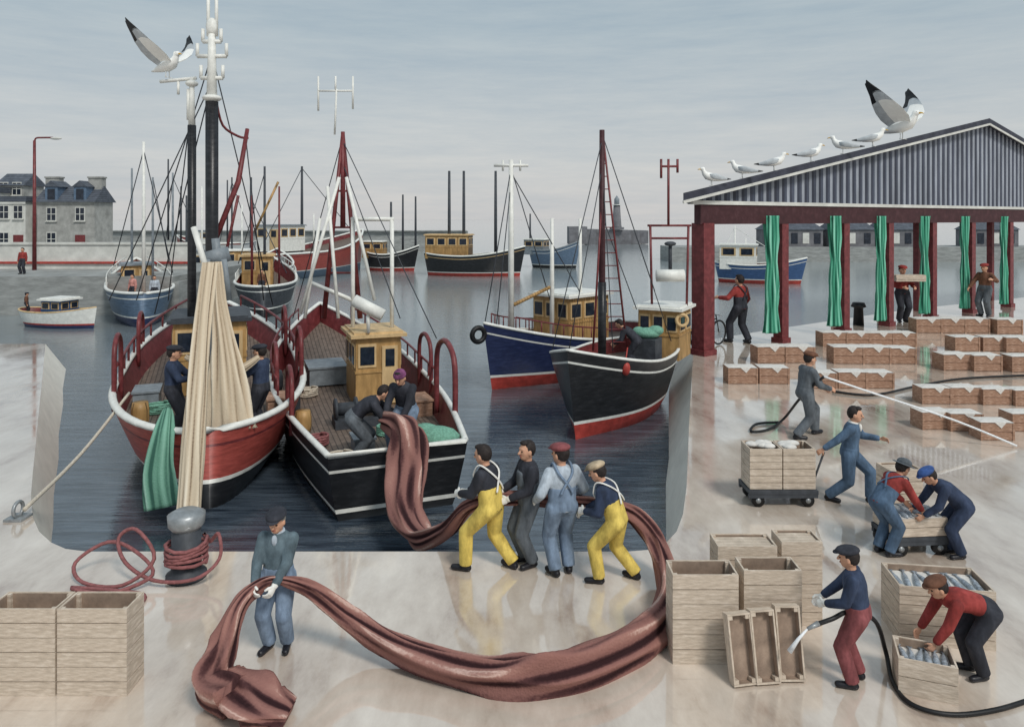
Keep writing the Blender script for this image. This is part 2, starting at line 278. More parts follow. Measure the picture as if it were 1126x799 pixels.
def person(loc,yaw,h,label,top_=c_navy,legs=c_dark,bib=None,cap=None,hair=hairm,gloves=False,lean=0,pz=.93,back=0,hands=None,feet=None,nod=0,turn=0,tw=0,side=0,vox=.0095,group=None,strap=None,curl=.8,collar=None):
    s=h/1.79; lean=rad(lean);hp=rad(nod);hy=rad(turn);tw=rad(tw);side=rad(side)
    U=V((sin(side),sin(lean),cos(lean)*cos(side))).normalized(); pel=V((0,back,pz)); X=V((cos(tw),sin(tw),0)); X=(X-U*X.dot(U)).normalized(); Fw=U.cross(X)
    def T(x,f,u): return pel+X*x+Fw*(f-.05*sin(lean)*sin(min(u/.53,1)*pi))+U*u
    HR=Matrix.Rotation(hy,3,'Z')@Matrix.Rotation(-(lean*.55+hp),3,'X'); neck=T(0,0,.51); hc=neck+HR@V((0,.025,.16))
    def HT(x,y,z): return hc+HR@V((x*KH,y*KH,z*KH))
    def he(b,c,r,R=None,n=12): b.ell(c,(r[0]*KH,r[1]*KH,r[2]*KH),R or HR,n)
    hands=hands or [(.26,.06,.78),(-.26,.06,.78)]; feet=feet or [(.1,.02,0),(-.1,-.02,0)]
    b=B(); b.loft([T(0,0,-.1),T(0,0,-.04),T(0,0,.08),T(0,0,.2),T(0,0,.34),T(0,0,.45),T(0,0,.5),T(0,0,.53)],[.08,.14,.13,.13,.15,.15,.09,.05],[.07,.1,.09,.09,.1,.09,.07,.05],xd=X,n=14)
    b.cap(T(0,0,.46),hc,.058,.058); he(b,hc,(.076,.094,.118),None,16); he(b,HT(0,.028,-.062),(.052,.06,.055)); b.cap(HT(0,.088,.012),HT(0,.108,-.022),.013,.018,n=8); he(b,HT(0,.075,.035),(.05,.02,.012))
    for q in(1,-1): he(b,HT(q*.078,0,-.01),(.012,.022,.034),None,8)
    J=B(); TR=B(); lg=[]; lw=top_
    for q,hd in((1,hands[0]),(-1,hands[1])):
        sh=T(q*.19,0,.455); el,wr=ik(sh,V(hd),.29,.26,V((q*.5,-.6,-.7)))
        b.cap(sh,el,.05,.04); b.cap(el,wr,.042,.029); f=(wr-el).normalized()
        nn=(V((-q*.8,.15,-.35))) if abs(f.z)<.9 else V((-q,.2,0))
        hand(b,wr+f*.02,f,nn,1 if q>0 else -1,curl,.001)
        if gloves:
            g=B(); hand(g,wr+f*.02,f,nn,1 if q>0 else -1,curl,.0065); g.cap(wr-f*.03,wr+f*.01,.042,.04); lg.append(g)
        J.cap(T(q*.17,0,.445),el,.08,.067); J.cap(el,wr-f*.03,.067,.053)
    J.loft([T(0,0,-.06),T(0,0,-.05),T(0,0,.08),T(0,0,.2),T(0,0,.34),T(0,0,.44),T(0,0,.5),T(0,0,.535)],[.1,.185,.175,.175,.195,.19,.13,.072],[.09,.15,.135,.13,.14,.125,.1,.07],xd=X,n=16)
    boots=[]
    for q,ft in((1,feet[0]),(-1,feet[1])):
        ft=V(ft) if len(ft)>2 else V((*ft,0)); hip=T(q*.1,0,-.03); an=ft+V((0,0,.1)); kn,an=ik(hip,an,.44,.42,V((q*.12,1,.25)))
        b.cap(hip,kn,.085,.058); b.cap(kn,an,.056,.04); b.cap(an+V((0,-.02,-.045)),an+V((0,.06,-.055)),.03,.024)
        TR.cap(hip,kn,.122,.094); dn=(an-kn).normalized(); TR.loft([kn-dn*.02,kn+dn*.1,an-dn*.04,an+dn*.015],[.093,.092,.084,.082],n=12)
        bo=B(); fd=V((q*.25,1,0)).normalized(); bo.cap(an+fd*-.03+V((0,0,-.055)),an+fd*.16+V((0,0,-.06)),.048,.042,fl=1); bo.cap(an+V((0,0,-.05)),an+V((0,0,.02)),.052,.058); boots.append(bo)
    TR.cap(T(.07,0,-.02),T(-.07,0,-.02),.132,.132); TR.loft([T(0,0,-.05),T(0,0,.02),T(0,0,.1),T(0,0,.13)],[.185,.19,.182,.15],[.15,.15,.14,.12],xd=X,n=14)
    if bib: TR.loft([T(0,0,.08),T(0,0,.2),T(0,0,.26),T(0,0,.28)],[.186,.19,.186,.15],[.145,.143,.14,.11],xd=X,n=14); TR.loft([T(0,.07,.2),T(0,.075,.38),T(0,.075,.4)],[.13,.11,.1],[.09,.085,.07],xd=X,n=12)
    o=b.obj('person',[skin],loc=loc,rot=rad(yaw)); o.scale=(s*1.06,s*1.06,s); remesh(o,vox); top(o,label,'person',group)
    k=TR.obj('bib_overalls' if bib else 'trousers',[bib or legs],o); remesh(k,.016,2)
    k=J.obj('jacket',[lw],o); remesh(k,.016,2)
    for bo in boots: remesh(bo.obj('boot',[c_boot],o),.014,1)
    for g in lg: remesh(g.obj('glove',[glovew],o),.0085)
    if collar:
        b=B(); b.loft([T(0,.0,.5),T(0,.005,.55)],[.085,.075],[.085,.075],xd=X,n=14); b.ell(T(0,.115,.46),(.035,.03,.07),None,8); b.obj('shirt_collar',[collar],o)
    if strap:
        for q in(1,-1):
            b=B(); b.loft(smooth_path([T(q*.09,.15,.36),T(q*.1,.14,.45),T(q*.11,.03,.565),T(q*.09,-.12,.46),T(-q*.03,-.155,.3),T(-q*.08,-.155,.2)],4),.017,.01,n=6); b.obj('strap',[strap],o)
    for q in(1,-1):
        b=B(); he(b,HT(q*.03,.083,.006),(.014,.01,.0085),None,8); b.obj('eye',[eyem],o)
    b=B(); he(b,HT(0,.088,-.056),(.024,.009,.007),None,8); b.obj('mouth',[lipm],o)
    if hair:
        b=B(); he(b,HT(0,-.022,.022),(.084,.093,.112),None,14); he(b,HT(0,.03,.1),(.06,.055,.03),None,10); b.obj('hair',[hair],o)
    if cap:
        b=B(); kd,cm=cap
        if kd=='flat': he(b,HT(0,.005,.085),(.106,.126,.052),HR@Matrix.Rotation(rad(-6),3,'X'),16); he(b,HT(0,.1,.062),(.07,.06,.012),HR@Matrix.Rotation(rad(-14),3,'X'),12)
        elif kd=='beanie': he(b,HT(0,-.005,.06),(.09,.106,.078),None,16); b.loft([HT(0,-.005,.03),HT(0,-.005,.06)],[.106,.106],[.122,.118],xd=HR@V((1,0,0)),n=16); he(b,HT(0,-.005,.142),(.02,.02,.02),None,8)
        else: he(b,HT(0,0,.085),(.09,.105,.065),None,16); he(b,HT(0,0,.055),(.15,.16,.014),HR@Matrix.Rotation(rad(-5),3,'X'),18)
        b.obj('cap',[cm],o)
    return o
def PP(px,py_,hpx,yaw,label,**k):
    return person(G(px,py_),yaw,hpx*5/(py_-240),label,**k)

# ---------- boats
BT='fishing boats moored in the harbour'
class Boat:
    def __init__(s,label,st,bw,W,hs,hm,hb,cols,gun,inner=maroon,wl=.35,transom=False,rb=.7,rs=.5,dd=.5,deck=deckm,gr=.07,full=2.2):
        st=V(st);bw=V(bw); s.L=L_=(bw-st).length; mid=(st+bw)/2; s.loc=V((mid.x,mid.y,-1)); s.rot=atan2((bw-st).y,(bw-st).x); s.M=mtx(s.loc,s.rot); s.inv=s.M.inverted(); s.dd=dd
        s.e=empty('fishing_boat',s.loc,s.rot); top(s.e,label,'boat',BT)
        def sheer(t): return hm+(hs-hm)*(max(0,.4-t)/.4)**2+(hb-hm)*(max(0,t-.4)/.6)**1.8
        def br(t):
            a=(.66+.34*sin(min(t/.45,1)*pi/2)) if transom else sqrt(max(0,1-(1-min(t/.4,1))**2.4))
            return W/2*a*(1 if t<.5 else 1-((t-.5)/.5)**full)
        s.sheer=sheer;s.br=br
        n=30; ts=[.5-.5*cos(pi*i/n) for i in range(n+1)]; vs=[];K=7
        def pt(t,z,inset=0):
            sh=sheer(t); k=max(0,min(1,(z+.5)/(sh+.5))); y=max(0,br(t)*k**(.14+.55*t**3+(0 if transom else .35*(1-t)**3))-inset); x=(-L_/2+rs*(1-k)+inset)*(1-t)+(L_/2-rb*(1-k)-inset)*t; return x,y,z
        s.pt=pt
        for t in ts:
            sh=sheer(t)
            for z in(-.5,-.15,wl,wl+.09,sh-.34,sh-.28,sh): vs.append(pt(t,z))
        N_=len(vs); allv=[V(v) for v in vs]+[V((v[0],-v[1],v[2])) for v in vs]; fs=[];ms=[]; bm=[0,0,1,2,3,4]
        for i in range(n):
            for k in range(K-1):
                a=i*K+k; q=(a,a+1,a+K+1,a+K); fs.append(q); fs.append(tuple(x+N_ for x in q[::-1])); ms+=[bm[k]]*2
        for k in range(K-1): fs.append((k,k+1,k+1+N_,k+N_)); ms.append(bm[k])
        b=B(); b.add(allv,fs,ms,True); iv=[]
        for t in ts:
            sh=sheer(t); x,y,z=pt(t,sh,.06); x2,y2,z2=pt(t,sh-dd,.07); iv+=[(x,y,sh),(x2,y2,sh-dd),(x,-y,sh),(x2,-y2,sh-dd)]
        f2=[]
        for i in range(n):
            a=i*4; c=a+4; f2+=[(a,a+1,c+1,c),(a+2,c+2,c+3,a+3)]
        f2.append((0,1,3,2)); b.add(iv,f2,5,True); b.obj('hull',cols+[inner],s.e)
        b=B(); b.add(iv,[(i*4+1,i*4+3,i*4+7,i*4+5) for i in range(n)],0); b.obj('deck',[deck],s.e)
        P=[V(pt(t,sheer(t),.03)) for t in ts]; P=P+[V((p.x,-p.y,p.z)) for p in P[::-1]]; P2=[P[0]]
        for p in P[1:]:
            if (p-P2[-1]).length>.03:P2.append(p)
        if (P2[-1]-P2[0]).length<.03: P2.pop()
        b=B(); b.loft([p+V((0,0,.02)) for p in P2],gr,gr*.8,xd=None,n=8,closed=True); b.obj('gunwale',[gun],s.e)
    def part(s,b,name,mats,world=True): return b.obj(name,mats if isinstance(mats,list) else [mats],s.e,inv=s.inv if world else None)
    def tube(s,name,m,pts,r,n=8):
        b=B(); b.loft([V(p) for p in pts],r,n=n); return s.part(b,name,m)
    def dz(s,x): t=x/s.L+.5; return s.sheer(t)-s.dd
    def mast(s,px,yt,d,r,m,yb=None,name='mast',r2=None):
        a=D(px,yt,d); lo=s.inv@a; z=s.dz(max(-s.L*.48,min(s.L*.48,lo.x)))-1.03; bb=V((a.x,a.y,z)); return s.tube(name,m,[bb,(bb+a)/2,a],[r,r*.95,(r2 or r*.75)])
    def wires(s,prs,m=dkgrey,r=.02,name='rigging'):
        b=B()
        for a,c in prs: b.loft([V(a),V(c)],r,n=5)
        return s.part(b,name,m)
    def house(s,px,d,LW,WW,HH,bm=None,roof=white,z0=None,nx=2,ny=2,off=0,door=True):
        lo=s.inv@D(px,300,d); x=lo.x;y=lo.y+off; z=(z0 if z0 is not None else s.dz(x)-.02)
        b=B(); b.box((x,y,z+HH/2),(LW,WW,HH)); b.box((x,y,z+HH*.5),(LW+.05,WW+.05,.06)); h_=b.obj('wheelhouse',[bm or ochre],s.e)
        b=B(); b.box((x,y,z+HH+.05),(LW+.3,WW+.3,.09)); b.box((x,y,z+HH+.12),(LW+.1,WW+.1,.06)); b.obj('roof',[roof],h_)
        for sx in(1,-1):
            for i in range(ny):
                yy=y-WW/2+WW*(i+.5)/ny; b=B()
                if door and sx<0 and i==0: b.box((x-LW/2-.02,yy,z+HH*.45),(.05,WW/ny*.7,HH*.84)); b.obj('door',[ochre2],h_); b=B(); b.box((x-LW/2-.05,yy,z+HH*.7),(.03,WW/ny*.4,HH*.25)); b.obj('window',[glass],h_); continue
                b.box((x+sx*(LW/2+.012),yy,z+HH*.74),(.03,WW/ny*.8,HH*.34),1); b.box((x+sx*(LW/2+.03),yy,z+HH*.74),(.03,WW/ny*.62,HH*.26),0); b.obj('window',[glass,ochre2],h_)
            for i in range(nx):
                xx=x-LW/2+LW*(i+.5)/nx; b=B(); b.box((xx,y+sx*(WW/2+.012),z+HH*.74),(LW/nx*.8,.03,HH*.34),1); b.box((xx,y+sx*(WW/2+.03),z+HH*.74),(LW/nx*.62,.03,HH*.26),0); b.obj('window',[glass,ochre2],h_)
        return x,y,z
    def rail(s,t0,t1,h,m,sides=(1,-1),r=.035,k=9):
        for q in sides:
            b=B(); P=[]
            for i in range(k+1):
                t=t0+(t1-t0)*i/k; x,y,z=s.pt(t,s.sheer(t),.06); p=V((x,q*y,z)); P.append(p+V((0,0,h))); b.loft([p,p+V((0,0,h))],r*.8,n=6)
            b.loft(P,r,n=6); b.obj('rail',[m],s.e)
    def gallows(s,t,q,w_,h,m,r=.06):
        x,y,z=s.pt(t,s.sheer(t),.12); y*=q; b=B(); b.loft(smooth_path([(x-w_/2,y,z-.4),(x-w_/2,y,z+h*.7),(x-w_*.2,y,z+h),(x+w_*.2,y,z+h),(x+w_/2,y,z+h*.7),(x+w_/2,y,z-.4)],4),r,n=8); b.obj('gallows',[m],s.e)
    def coil(s,t,yf,R,m,k=5):
        x=-s.L/2+s.L*t; y=s.br(t)*yf; z=s.sheer(t)-s.dd; P=[]
        for i in range(k*14): a=2*pi*i/14; P.append(V((x+(R-.02*(i%5))*cos(a),y+R*sin(a),z+.03+.045*i/14)))
        b=B(); b.loft(P,.03,n=5); b.obj('rope_coil',[m],s.e)
    def keg(s,t,yf,r,h,m,name='barrel'):
        x=-s.L/2+s.L*t; y=s.br(t)*yf; z=s.sheer(t)-s.dd; b=B(); b.loft([(x,y,z),(x,y,z+h*.3),(x,y,z+h*.7),(x,y,z+h)],[r*.86,r,r,r*.86],n=14); b.obj(name,[m],s.e)
    def bin(s,t,yf,sx,sy,h,m,name='deck_box'):
        x=-s.L/2+s.L*t; y=s.br(t)*yf; z=s.sheer(t)-s.dd; b=B(); b.box((x,y,z+h/2-.02),(sx,sy,h)); b.box((x,y,z+h),(sx+.07,sy+.07,.05)); b.obj(name,[m],s.e)
    def winch(s,t,yf,m):
        x=-s.L/2+s.L*t; y=s.br(t)*yf; z=s.sheer(t)-s.dd; b=B(); b.box((x,y,z+.1),(.7,1.1,.2)); b.loft([(x,y-.5,z+.42),(x,y+.5,z+.42)],.16,n=14)
        for q in(-.5,0,.5): b.loft([(x,y+q-.03,z+.42),(x,y+q+.03,z+.42)],.28,n=16)
        b.obj('winch',[m],s.e)
# boat A: red
A=Boat('red fishing boat with white gunwale and two black masts',(-6.15,14.75),(-11.6,28.6),4.7,1.68,1.75,2.9,[black,white,redhull,maroon,redhull],white,wl=.55,rs=.4,gr=.09,dd=.68)
A.rail(.32,.9,.5,maroon,r=.045); A.gallows(.3,1,1.2,1.3,maroon); A.gallows(.32,-1,1.2,1.2,maroon); A.gallows(.62,1,1.2,1.1,maroon); A.gallows(.62,-1,1.2,1.1,maroon)
A.coil(.12,.45,.28,ropem); A.coil(.14,-.45,.26,pinkrope); A.keg(.22,.72,.2,.6,ochre); A.bin(.24,-.7,.8,.5,.4,brownbox); A.winch(.34,.0,dkgrey); A.bin(.36,.68,.9,.6,.45,grey); A.keg(.4,-.7,.22,.55,dkgrey); A.coil(.3,.55,.28,grn); A.bin(.68,0,1.4,1.1,.6,dkgrey,'hatch')
A.house(232,21.5,2.4,1.9,2.0,roof=dkgrey,nx=3,ny=3)
for px,y0,y1,y2,r in((233,0,112,300,.19),(211,86,138,300,.13)):
    d=20.0 if px==233 else 20.6
    a=D(px,y0 if px==211 else 24,d);m_=D(px,y1,d); A.tube('mast_top',white,[m_,(m_+a)/2,a],[r*.75,r*.6,r*.5],12); A.mast(px,y1,d,r,black,r2=r*.95)
b=B()
for y,wd in((62,16),(46,10),(86,12)): a=D(233-wd,y,20);c=D(233+wd,y,20); b.loft([a,c],.06,n=6); b.loft([a,a+V((0,0,.35))],.05,n=6); b.loft([c,c+V((0,0,.35))],.05,n=6)
b.loft([D(229,-12,20),D(229,40,20)],.05,n=6); b.loft([D(238,-12,20),D(238,40,20)],.05,n=6); b.ell(D(233,30,20),(.16,.16,.26)); A.part(b,'mast_fittings',white)
b=B(); b.ell(D(233,108,20),(.26,.26,.1)); A.part(b,'mast_collar',white)
b=B(); b.loft([D(176,90,20.6),D(216,86,20.6)],.05,n=6); b.loft([D(196,90,20.6),D(196,104,20.6)],.04,n=6); b.ell(D(211,92,20.6),(.18,.16,.1)); b.loft([D(207,98,20.6),D(207,132,20.6)],.05,n=6); A.part(b,'mast_arm',white)
A.tube('derrick_boom',maroon,[D(272,142,21),D(262,200,20.6),D(232,275,20)],[.06,.08,.08]); A.tube('topping_rope',maroon,smooth_path([D(238,112,20),D(245,138,20.3),D(262,150,20.8),D(273,152,21)],4),.035)
A.wires([(D(233,60,20),D(150,330,25)),(D(233,60,20),D(300,335,24)),(D(211,110,20.6),D(185,330,25)),(D(270,150,21),D(290,330,23)),(D(233,90,20),D(170,345,23)),(D(233,90,20),D(120,330,24))],dkgrey,.018)
b=B(); b.loft([D(236,275,17),D(240,290,17)],.3,n=14); b.loft([D(228,285,16.6),D(222,330,16.6)],.07,n=8); b.loft([D(246,285,16.6),D(252,330,16.6)],.07,n=8); A.part(b,'net_hauler',grey)
A.tube('net_davit',white,[D(228,300,16.4),D(213,250,16.6)],.07); A.tube('davit',grey,[D(240,300,17.2),D(237,262,17.2)],.1); A.tube('davit',grey,[V((D(237,290,17.4).x,17.4,.2)),D(237,280,17.4)],.13)
# boat B: black with transom
Bb=Boat('black fishing boat with square stern and ochre wheelhouse',(-2.25,14.6),(-7.3,27.6),4.3,1.36,1.45,2.8,[black,white,black,white,black],white,wl=.16,transom=True,rs=.35,gr=.07,dd=.66)
Bb.rail(.35,.88,.45,maroon); Bb.gallows(.2,-1,1.6,1.5,maroon,.07); Bb.gallows(.42,-1,1.3,1.2,maroon); Bb.gallows(.45,1,1.4,1.1,maroon); Bb.gallows(.25,1,1.2,1.0,maroon)
Bb.house(410,21.0,1.7,1.25,1.9,nx=3,ny=2,roof=ochre2); Bb.winch(.3,.1,dkgrey); Bb.coil(.1,.6,.28,ropem); Bb.coil(.2,.7,.26,pinkrope); Bb.keg(.28,.75,.2,.55,ochre); Bb.bin(.34,-.75,.9,.5,.4,brownbox); Bb.coil(.22,-.2,.26,grn); Bb.bin(.62,.2,1.4,1.1,.5,grey,'hatch'); Bb.keg(.42,.75,.2,.55,dkgrey); Bb.coil(.52,.5,.26,ropem); Bb.bin(.16,.2,.6,.45,.3,grey)
b=B(); c=D(405,338,20); b.loft([c+V((-.4,0,.2)),c+V((.4,0,-.22))],.17,n=14); b.loft([c+V((0,0,-.1)),c+V((0,0,-.7))],.05,n=8); Bb.part(b,'life_raft_drum',white)
b=B()
for a,c in((D(388,240,21),D(388,372,21)),(D(431,240,21),D(431,372,21)),(D(386,241,21),D(433,241,21)),(D(388,330,21),D(340,310,21.5))): b.loft([a,c],.06,n=8)
Bb.part(b,'gantry',white)
b=B(); b.loft([D(377,145,21.5),D(356,350,21.5)],[.05,.08],n=8); b.loft([D(377,145,21.5),D(396,350,21.5)],[.05,.08],n=8); b.loft([D(377,145,21.5),D(377,250,21.5)],[.06,.08],n=8)
for y in(190,210,250,300): k=(y-145)/205; b.loft([D(377-21*k,y,21.5),D(377+19*k,y,21.5)],.035,n=6)
Bb.part(b,'mast',maroon)
b=B()
for a,c in(((368,148),(370,98)),((350,100),(388,100)),((350,84),(350,122)),((388,84),(388,120)),((369,84),(369,100))): b.loft([D(*a,21.5),D(*c,21.5)],.03,n=6)
Bb.part(b,'aerial',white)
b=B()
for a,c in(((373,195),(330,345)),((381,195),(412,330)),((360,205),(372,350)),((352,240),(335,350))): b.loft([D(*a,21),D(*c,20.5)],.05,n=8)
Bb.part(b,'stay_poles',white)
Bb.wires([(D(377,150,21.5),D(322,350,24)),(D(377,150,21.5),D(360,320,25)),(D(377,155,21.5),D(480,372,19)),(D(377,180,21.5),D(440,350,20))],dkgrey,.015)
b=B(); c=D(480,480,15.3); b.ell(c,(.5,.35,.22)); b.ell(c+V((-.25,.1,.1)),(.3,.25,.15)); top(b.obj('fishing_net',[grn],org=c),'pile of green net on black boat stern','net')
# boat C: blue
C=Boat('dark blue fishing boat with red bottom and white mast',(5.6,31.5),(-1.0,25.2),3.6,1.5,1.45,2.35,[red2,white,navy,white,navy],white,wl=.42,rb=.5,dd=.4)
C.house(628,29.3,2.4,1.9,1.9,nx=3,ny=3,roof=white); C.mast(562,176,26.6,.11,white); b=B(); b.loft([D(543,182,26.6),D(581,182,26.6)],.06,n=6); b.loft([D(553,176,26.6),D(553,188,26.6)],.04,n=6); b.loft([D(572,176,26.6),D(572,188,26.6)],.04,n=6); C.part(b,'crosstree',white)
C.mast(607,240,28,.09,white); C.mast(638,240,29,.08,white); C.wires([(D(562,185,26.6),D(532,362,25.4)),(D(562,185,26.6),D(605,330,28)),(D(562,190,26.6),D(640,325,29)),(D(562,200,26.6),D(545,365,25.8))],dkgrey,.02); C.tube('boom',ochre,[D(565,335,26.6),D(604,316,28)],.07)
torus('tyre_fender',rubber,D(526,368,24.9),.24,.09,(.6,-1,0),C.e,C.inv); C.rail(.5,.9,.45,maroon,r=.03)
# boat D
Dd=Boat('black fishing boat with red keel and white line, bow towards quay',(4.85,25.6),(1.45,19.2),3.2,1.8,1.75,2.5,[red2,white,black,white,black],white,wl=.42,rb=.7,dd=.45,gr=.055,full=2.6)
Dd.house(731,24.4,1.5,1.35,1.6,nx=2,ny=3,roof=white,z0=1.4); Dd.mast(662,143,21.0,.1,dkmar); Dd.tube('mast_step',black,[D(662,310,21.0),V((D(662,310,21.0).x,21.0,.4))],.12)
b=B(); b.loft([D(663,148,21.0),D(690,388,21.6)],.03,n=6); b.loft([D(662,215,21.0),D(652,386,20.6)],.03,n=6)
for y in range(180,380,14): k=(y-148)/240; b.loft([D(663,y,21.0),D(663+27*k,y,21.0+.6*k)],.015,n=4)
Dd.part(b,'shrouds',maroon)
Dd.wires([(D(663,150,21),D(607,385,19.4)),(D(663,150,21),D(738,375,23.2)),(D(663,180,21),D(625,388,20)),(D(663,190,21),D(674,386,20.4)),(D(663,150,21),D(720,320,23)),(D(663,240,21),D(700,340,22.5))],dkgrey,.015)
b=B()
for a,c in(((715,248),(717,340)),((757,248),(755,340)),((712,248),(760,248)),((716,262),(757,262)),((735,175),(735,248)),((726,183),(746,183)),((727,175),(727,196)),((745,175),(745,190))): b.loft([D(*a,24.2),D(*c,24.2)],.042,n=6)
Dd.part(b,'gantry',maroon)
b=B(); b.loft([D(722,303,23.6),D(752,303,23.6)],.2,n=12); Dd.part(b,'life_raft_drum',white); b=B(); b.loft([D(737,300,24.0),D(737,268,24.0)],.06,n=8); b.ell(D(737,268,24.0),(.2,.2,.08)); Dd.part(b,'radar',dkgrey)
torus('lifebuoy',ochre2,D(750,352,23.4),.18,.055,(.1,-1,0),Dd.e,Dd.inv)
b=B(); b.ell(D(688,405,20.0),(.13,.13,.2)); b.loft([D(688,396,20.0),D(690,382,20.2)],.02,n=5); Dd.part(b,'buoy_fender',red2)
c=D(712,366,22.3); lo=Dd.inv@c; b=B(); b.box((lo.x,lo.y,(lo.z-.15)/2+.5),(.7,.7,lo.z-1.15)); Dd.part(b,'hatch',dkgrey,False); b=B(); b.ell(c,(.42,.3,.17)); b.ell(c+V((.25,0,.08)),(.25,.25,.15)); b.ell(c+V((-.25,.1,.04)),(.2,.2,.14)); top(b.obj('fishing_net',[grn],org=c),'green net heap on deck of black boat','net')
# mid and far boats
E=Boat('blue grey fishing boat with pink interior and pale masts',(-20.1,39.6),(-26.6,51.5),3.7,1.9,1.9,3.2,[navy,white,bluegrey,white,bluegrey],white,wl=.5,gr=.1,dd=.9,deck=brownbox,inner=pinki)
E.mast(158,156,44,.11,white); E.mast(168,195,45,.08,grey); E.mast(145,185,46,.08,grey); E.house(150,46.5,2.2,1.7,1.9,roof=grey); E.wires([(D(158,165,44),D(125,292,47)),(D(158,165,44),D(190,300,43)),(D(168,195,45),D(186,290,45))],dkgrey,.03); E.rail(.4,.9,.5,white)
Fb=Boat('dark fishing boat with white rail and maroon masts',(-14.9,43.5),(-18.6,56),3.9,1.9,1.9,3.1,[black,white,dkgrey,white,dkgrey],white,wl=.5,gr=.1,dd=.9)
Fb.mast(291,183,50,.1,dkgrey); Fb.mast(277,215,48,.09,maroon); Fb.mast(307,205,47,.08,maroon); Fb.house(284,51,2.6,2,2.2,roof=ochre2); Fb.wires([(D(291,190,50),D(262,290,52)),(D(277,220,48),D(315,300,46))],dkgrey,.03); Fb.tube('boom',ochre,[D(280,255,47),D(306,200,47)],.08); Fb.tube('derrick_boom',maroon,[D(262,215,47),D(246,290,47)],.1); Fb.rail(.35,.9,.5,white)
Nb=Boat('maroon fishing boat moored among others with thin masts',(-22.5,55),(-28.5,66),3.8,2.0,1.9,3.2,[black,white,maroon,white,maroon],white,wl=.5,gr=.1,dd=.8); Nb.mast(190,190,60,.1,grey); Nb.mast(205,215,59,.09,dkgrey); Nb.mast(222,205,58,.08,white); Nb.house(208,60,2.6,2,2.1,bm=white,roof=grey); Nb.wires([(D(190,195,60),D(180,285,62)),(D(190,195,60),D(235,300,57))],dkgrey,.03)
Pb=Boat('grey fishing boat moored among others with ochre cabin',(-19.6,58),(-22.6,70),3.6,2.0,1.9,3.1,[red2,white,grey,white,grey],white,wl=.5,gr=.1,dd=.8); Pb.mast(255,195,63,.09,dkgrey); Pb.mast(266,225,62,.08,white); Pb.house(262,63,2.4,1.9,2.1,roof=white); Pb.wires([(D(255,200,63),D(238,285,64)),(D(255,200,63),D(290,300,60))],dkgrey,.03)
G2=Boat('large red brown trawler hull with white wheelhouse',(-25.5,66),(-17.6,86),6.5,2.6,2.6,4.7,[bluegrey,white,redhull,maroon,redhull],white,wl=.8,gr=.12)
G2.house(309,76,4,3,2.6,bm=white,roof=grey,nx=3,ny=2,z0=2.6); G2.mast(332,183,78,.16,dkgrey); G2.mast(276,195,70,.14,dkgrey); G2.mast(345,235,80,.1,white); G2.wires([(D(332,185,78),D(390,258,84)),(D(332,185,78),D(290,268,72))],dkgrey,.04)
G1=Boat('red fishing boat beside the harbour wall',(-37.5,100),(-47.5,103),4,2.6,2.5,3.6,[maroon,white,redhull,white,redhull],white,gr=.12); G1.mast(199,205,101,.14,dkgrey); G1.mast(185,175,101,.14,dkgrey); G1.house(225,100.5,3,2,2.2,bm=white,roof=grey)
Hb=Boat('small black fishing boat with red waterline',(-16.8,84),(-10.6,83),3.2,2.2,1.9,2.9,[red2,white,black,white,black],white,gr=.1); Hb.mast(430,222,83.6,.16,dkgrey); Hb.mast(443,214,83.5,.13,dkgrey); Hb.mast(457,216,83.3,.13,dkgrey); Hb.house(412,83.8,2.4,1.8,1.8,bm=ochre)
I=Boat('black fishing boat with ochre cabin and three masts',(-9.3,77),(1.4,75.5),4,2.4,2.1,3.1,[red2,white,black,ochre2,black],white,gr=.1); I.house(494,76.8,4.6,2.4,2.4,nx=4,z0=1.8,roof=ochre2)
for px in(494,510,545): I.mast(px,188,76.3,.17,dkgrey)
J=Boat('blue grey fishing boat lying behind another',(2.2,90),(8.2,87),3.6,2.1,2.1,3.3,[black,white,bluegrey,white,bluegrey],grey,gr=.1); J.mast(583,235,89,.12,dkgrey); J.house(590,89,2.6,1.8,1.8,bm=grey)
Kb=Boat('small white open boat with blue cabin and red stripe',(-27.6,41),(-22.6,39.6),1.9,.95,.85,1.15,[navy,red2,white,white,white],ochre2,wl=.18,dd=.4,rb=.3,gr=.05); Kb.house(66,40.2,1.3,1.2,1.05,bm=blue,nx=2,ny=2,door=False,roof=white)
Lb=Boat('blue trawler with white cabin and mast',(19.2,69),(26.8,66),3.4,1.9,1.7,2.4,[red2,white,blue,white,blue],white,gr=.09); Lb.house(812,67.8,3.2,2,2.2,bm=white,roof=white,z0=1.3); Lb.mast(808,248,68,.09,white); Lb.mast(820,262,67.6,.07,white); Lb.wires([(D(808,250,68),D(872,290,66.5)),(D(808,250,68),D(790,288,69))],white,.03)
Mb=Boat('pale fishing boat with thin masts by the wall',(-45,112),(-36,110),4,2.2,2.1,3.2,[bluegrey,white,grey,white,grey],white); 
for px in(215,250): Mb.mast(px,198,111,.14,dkgrey)
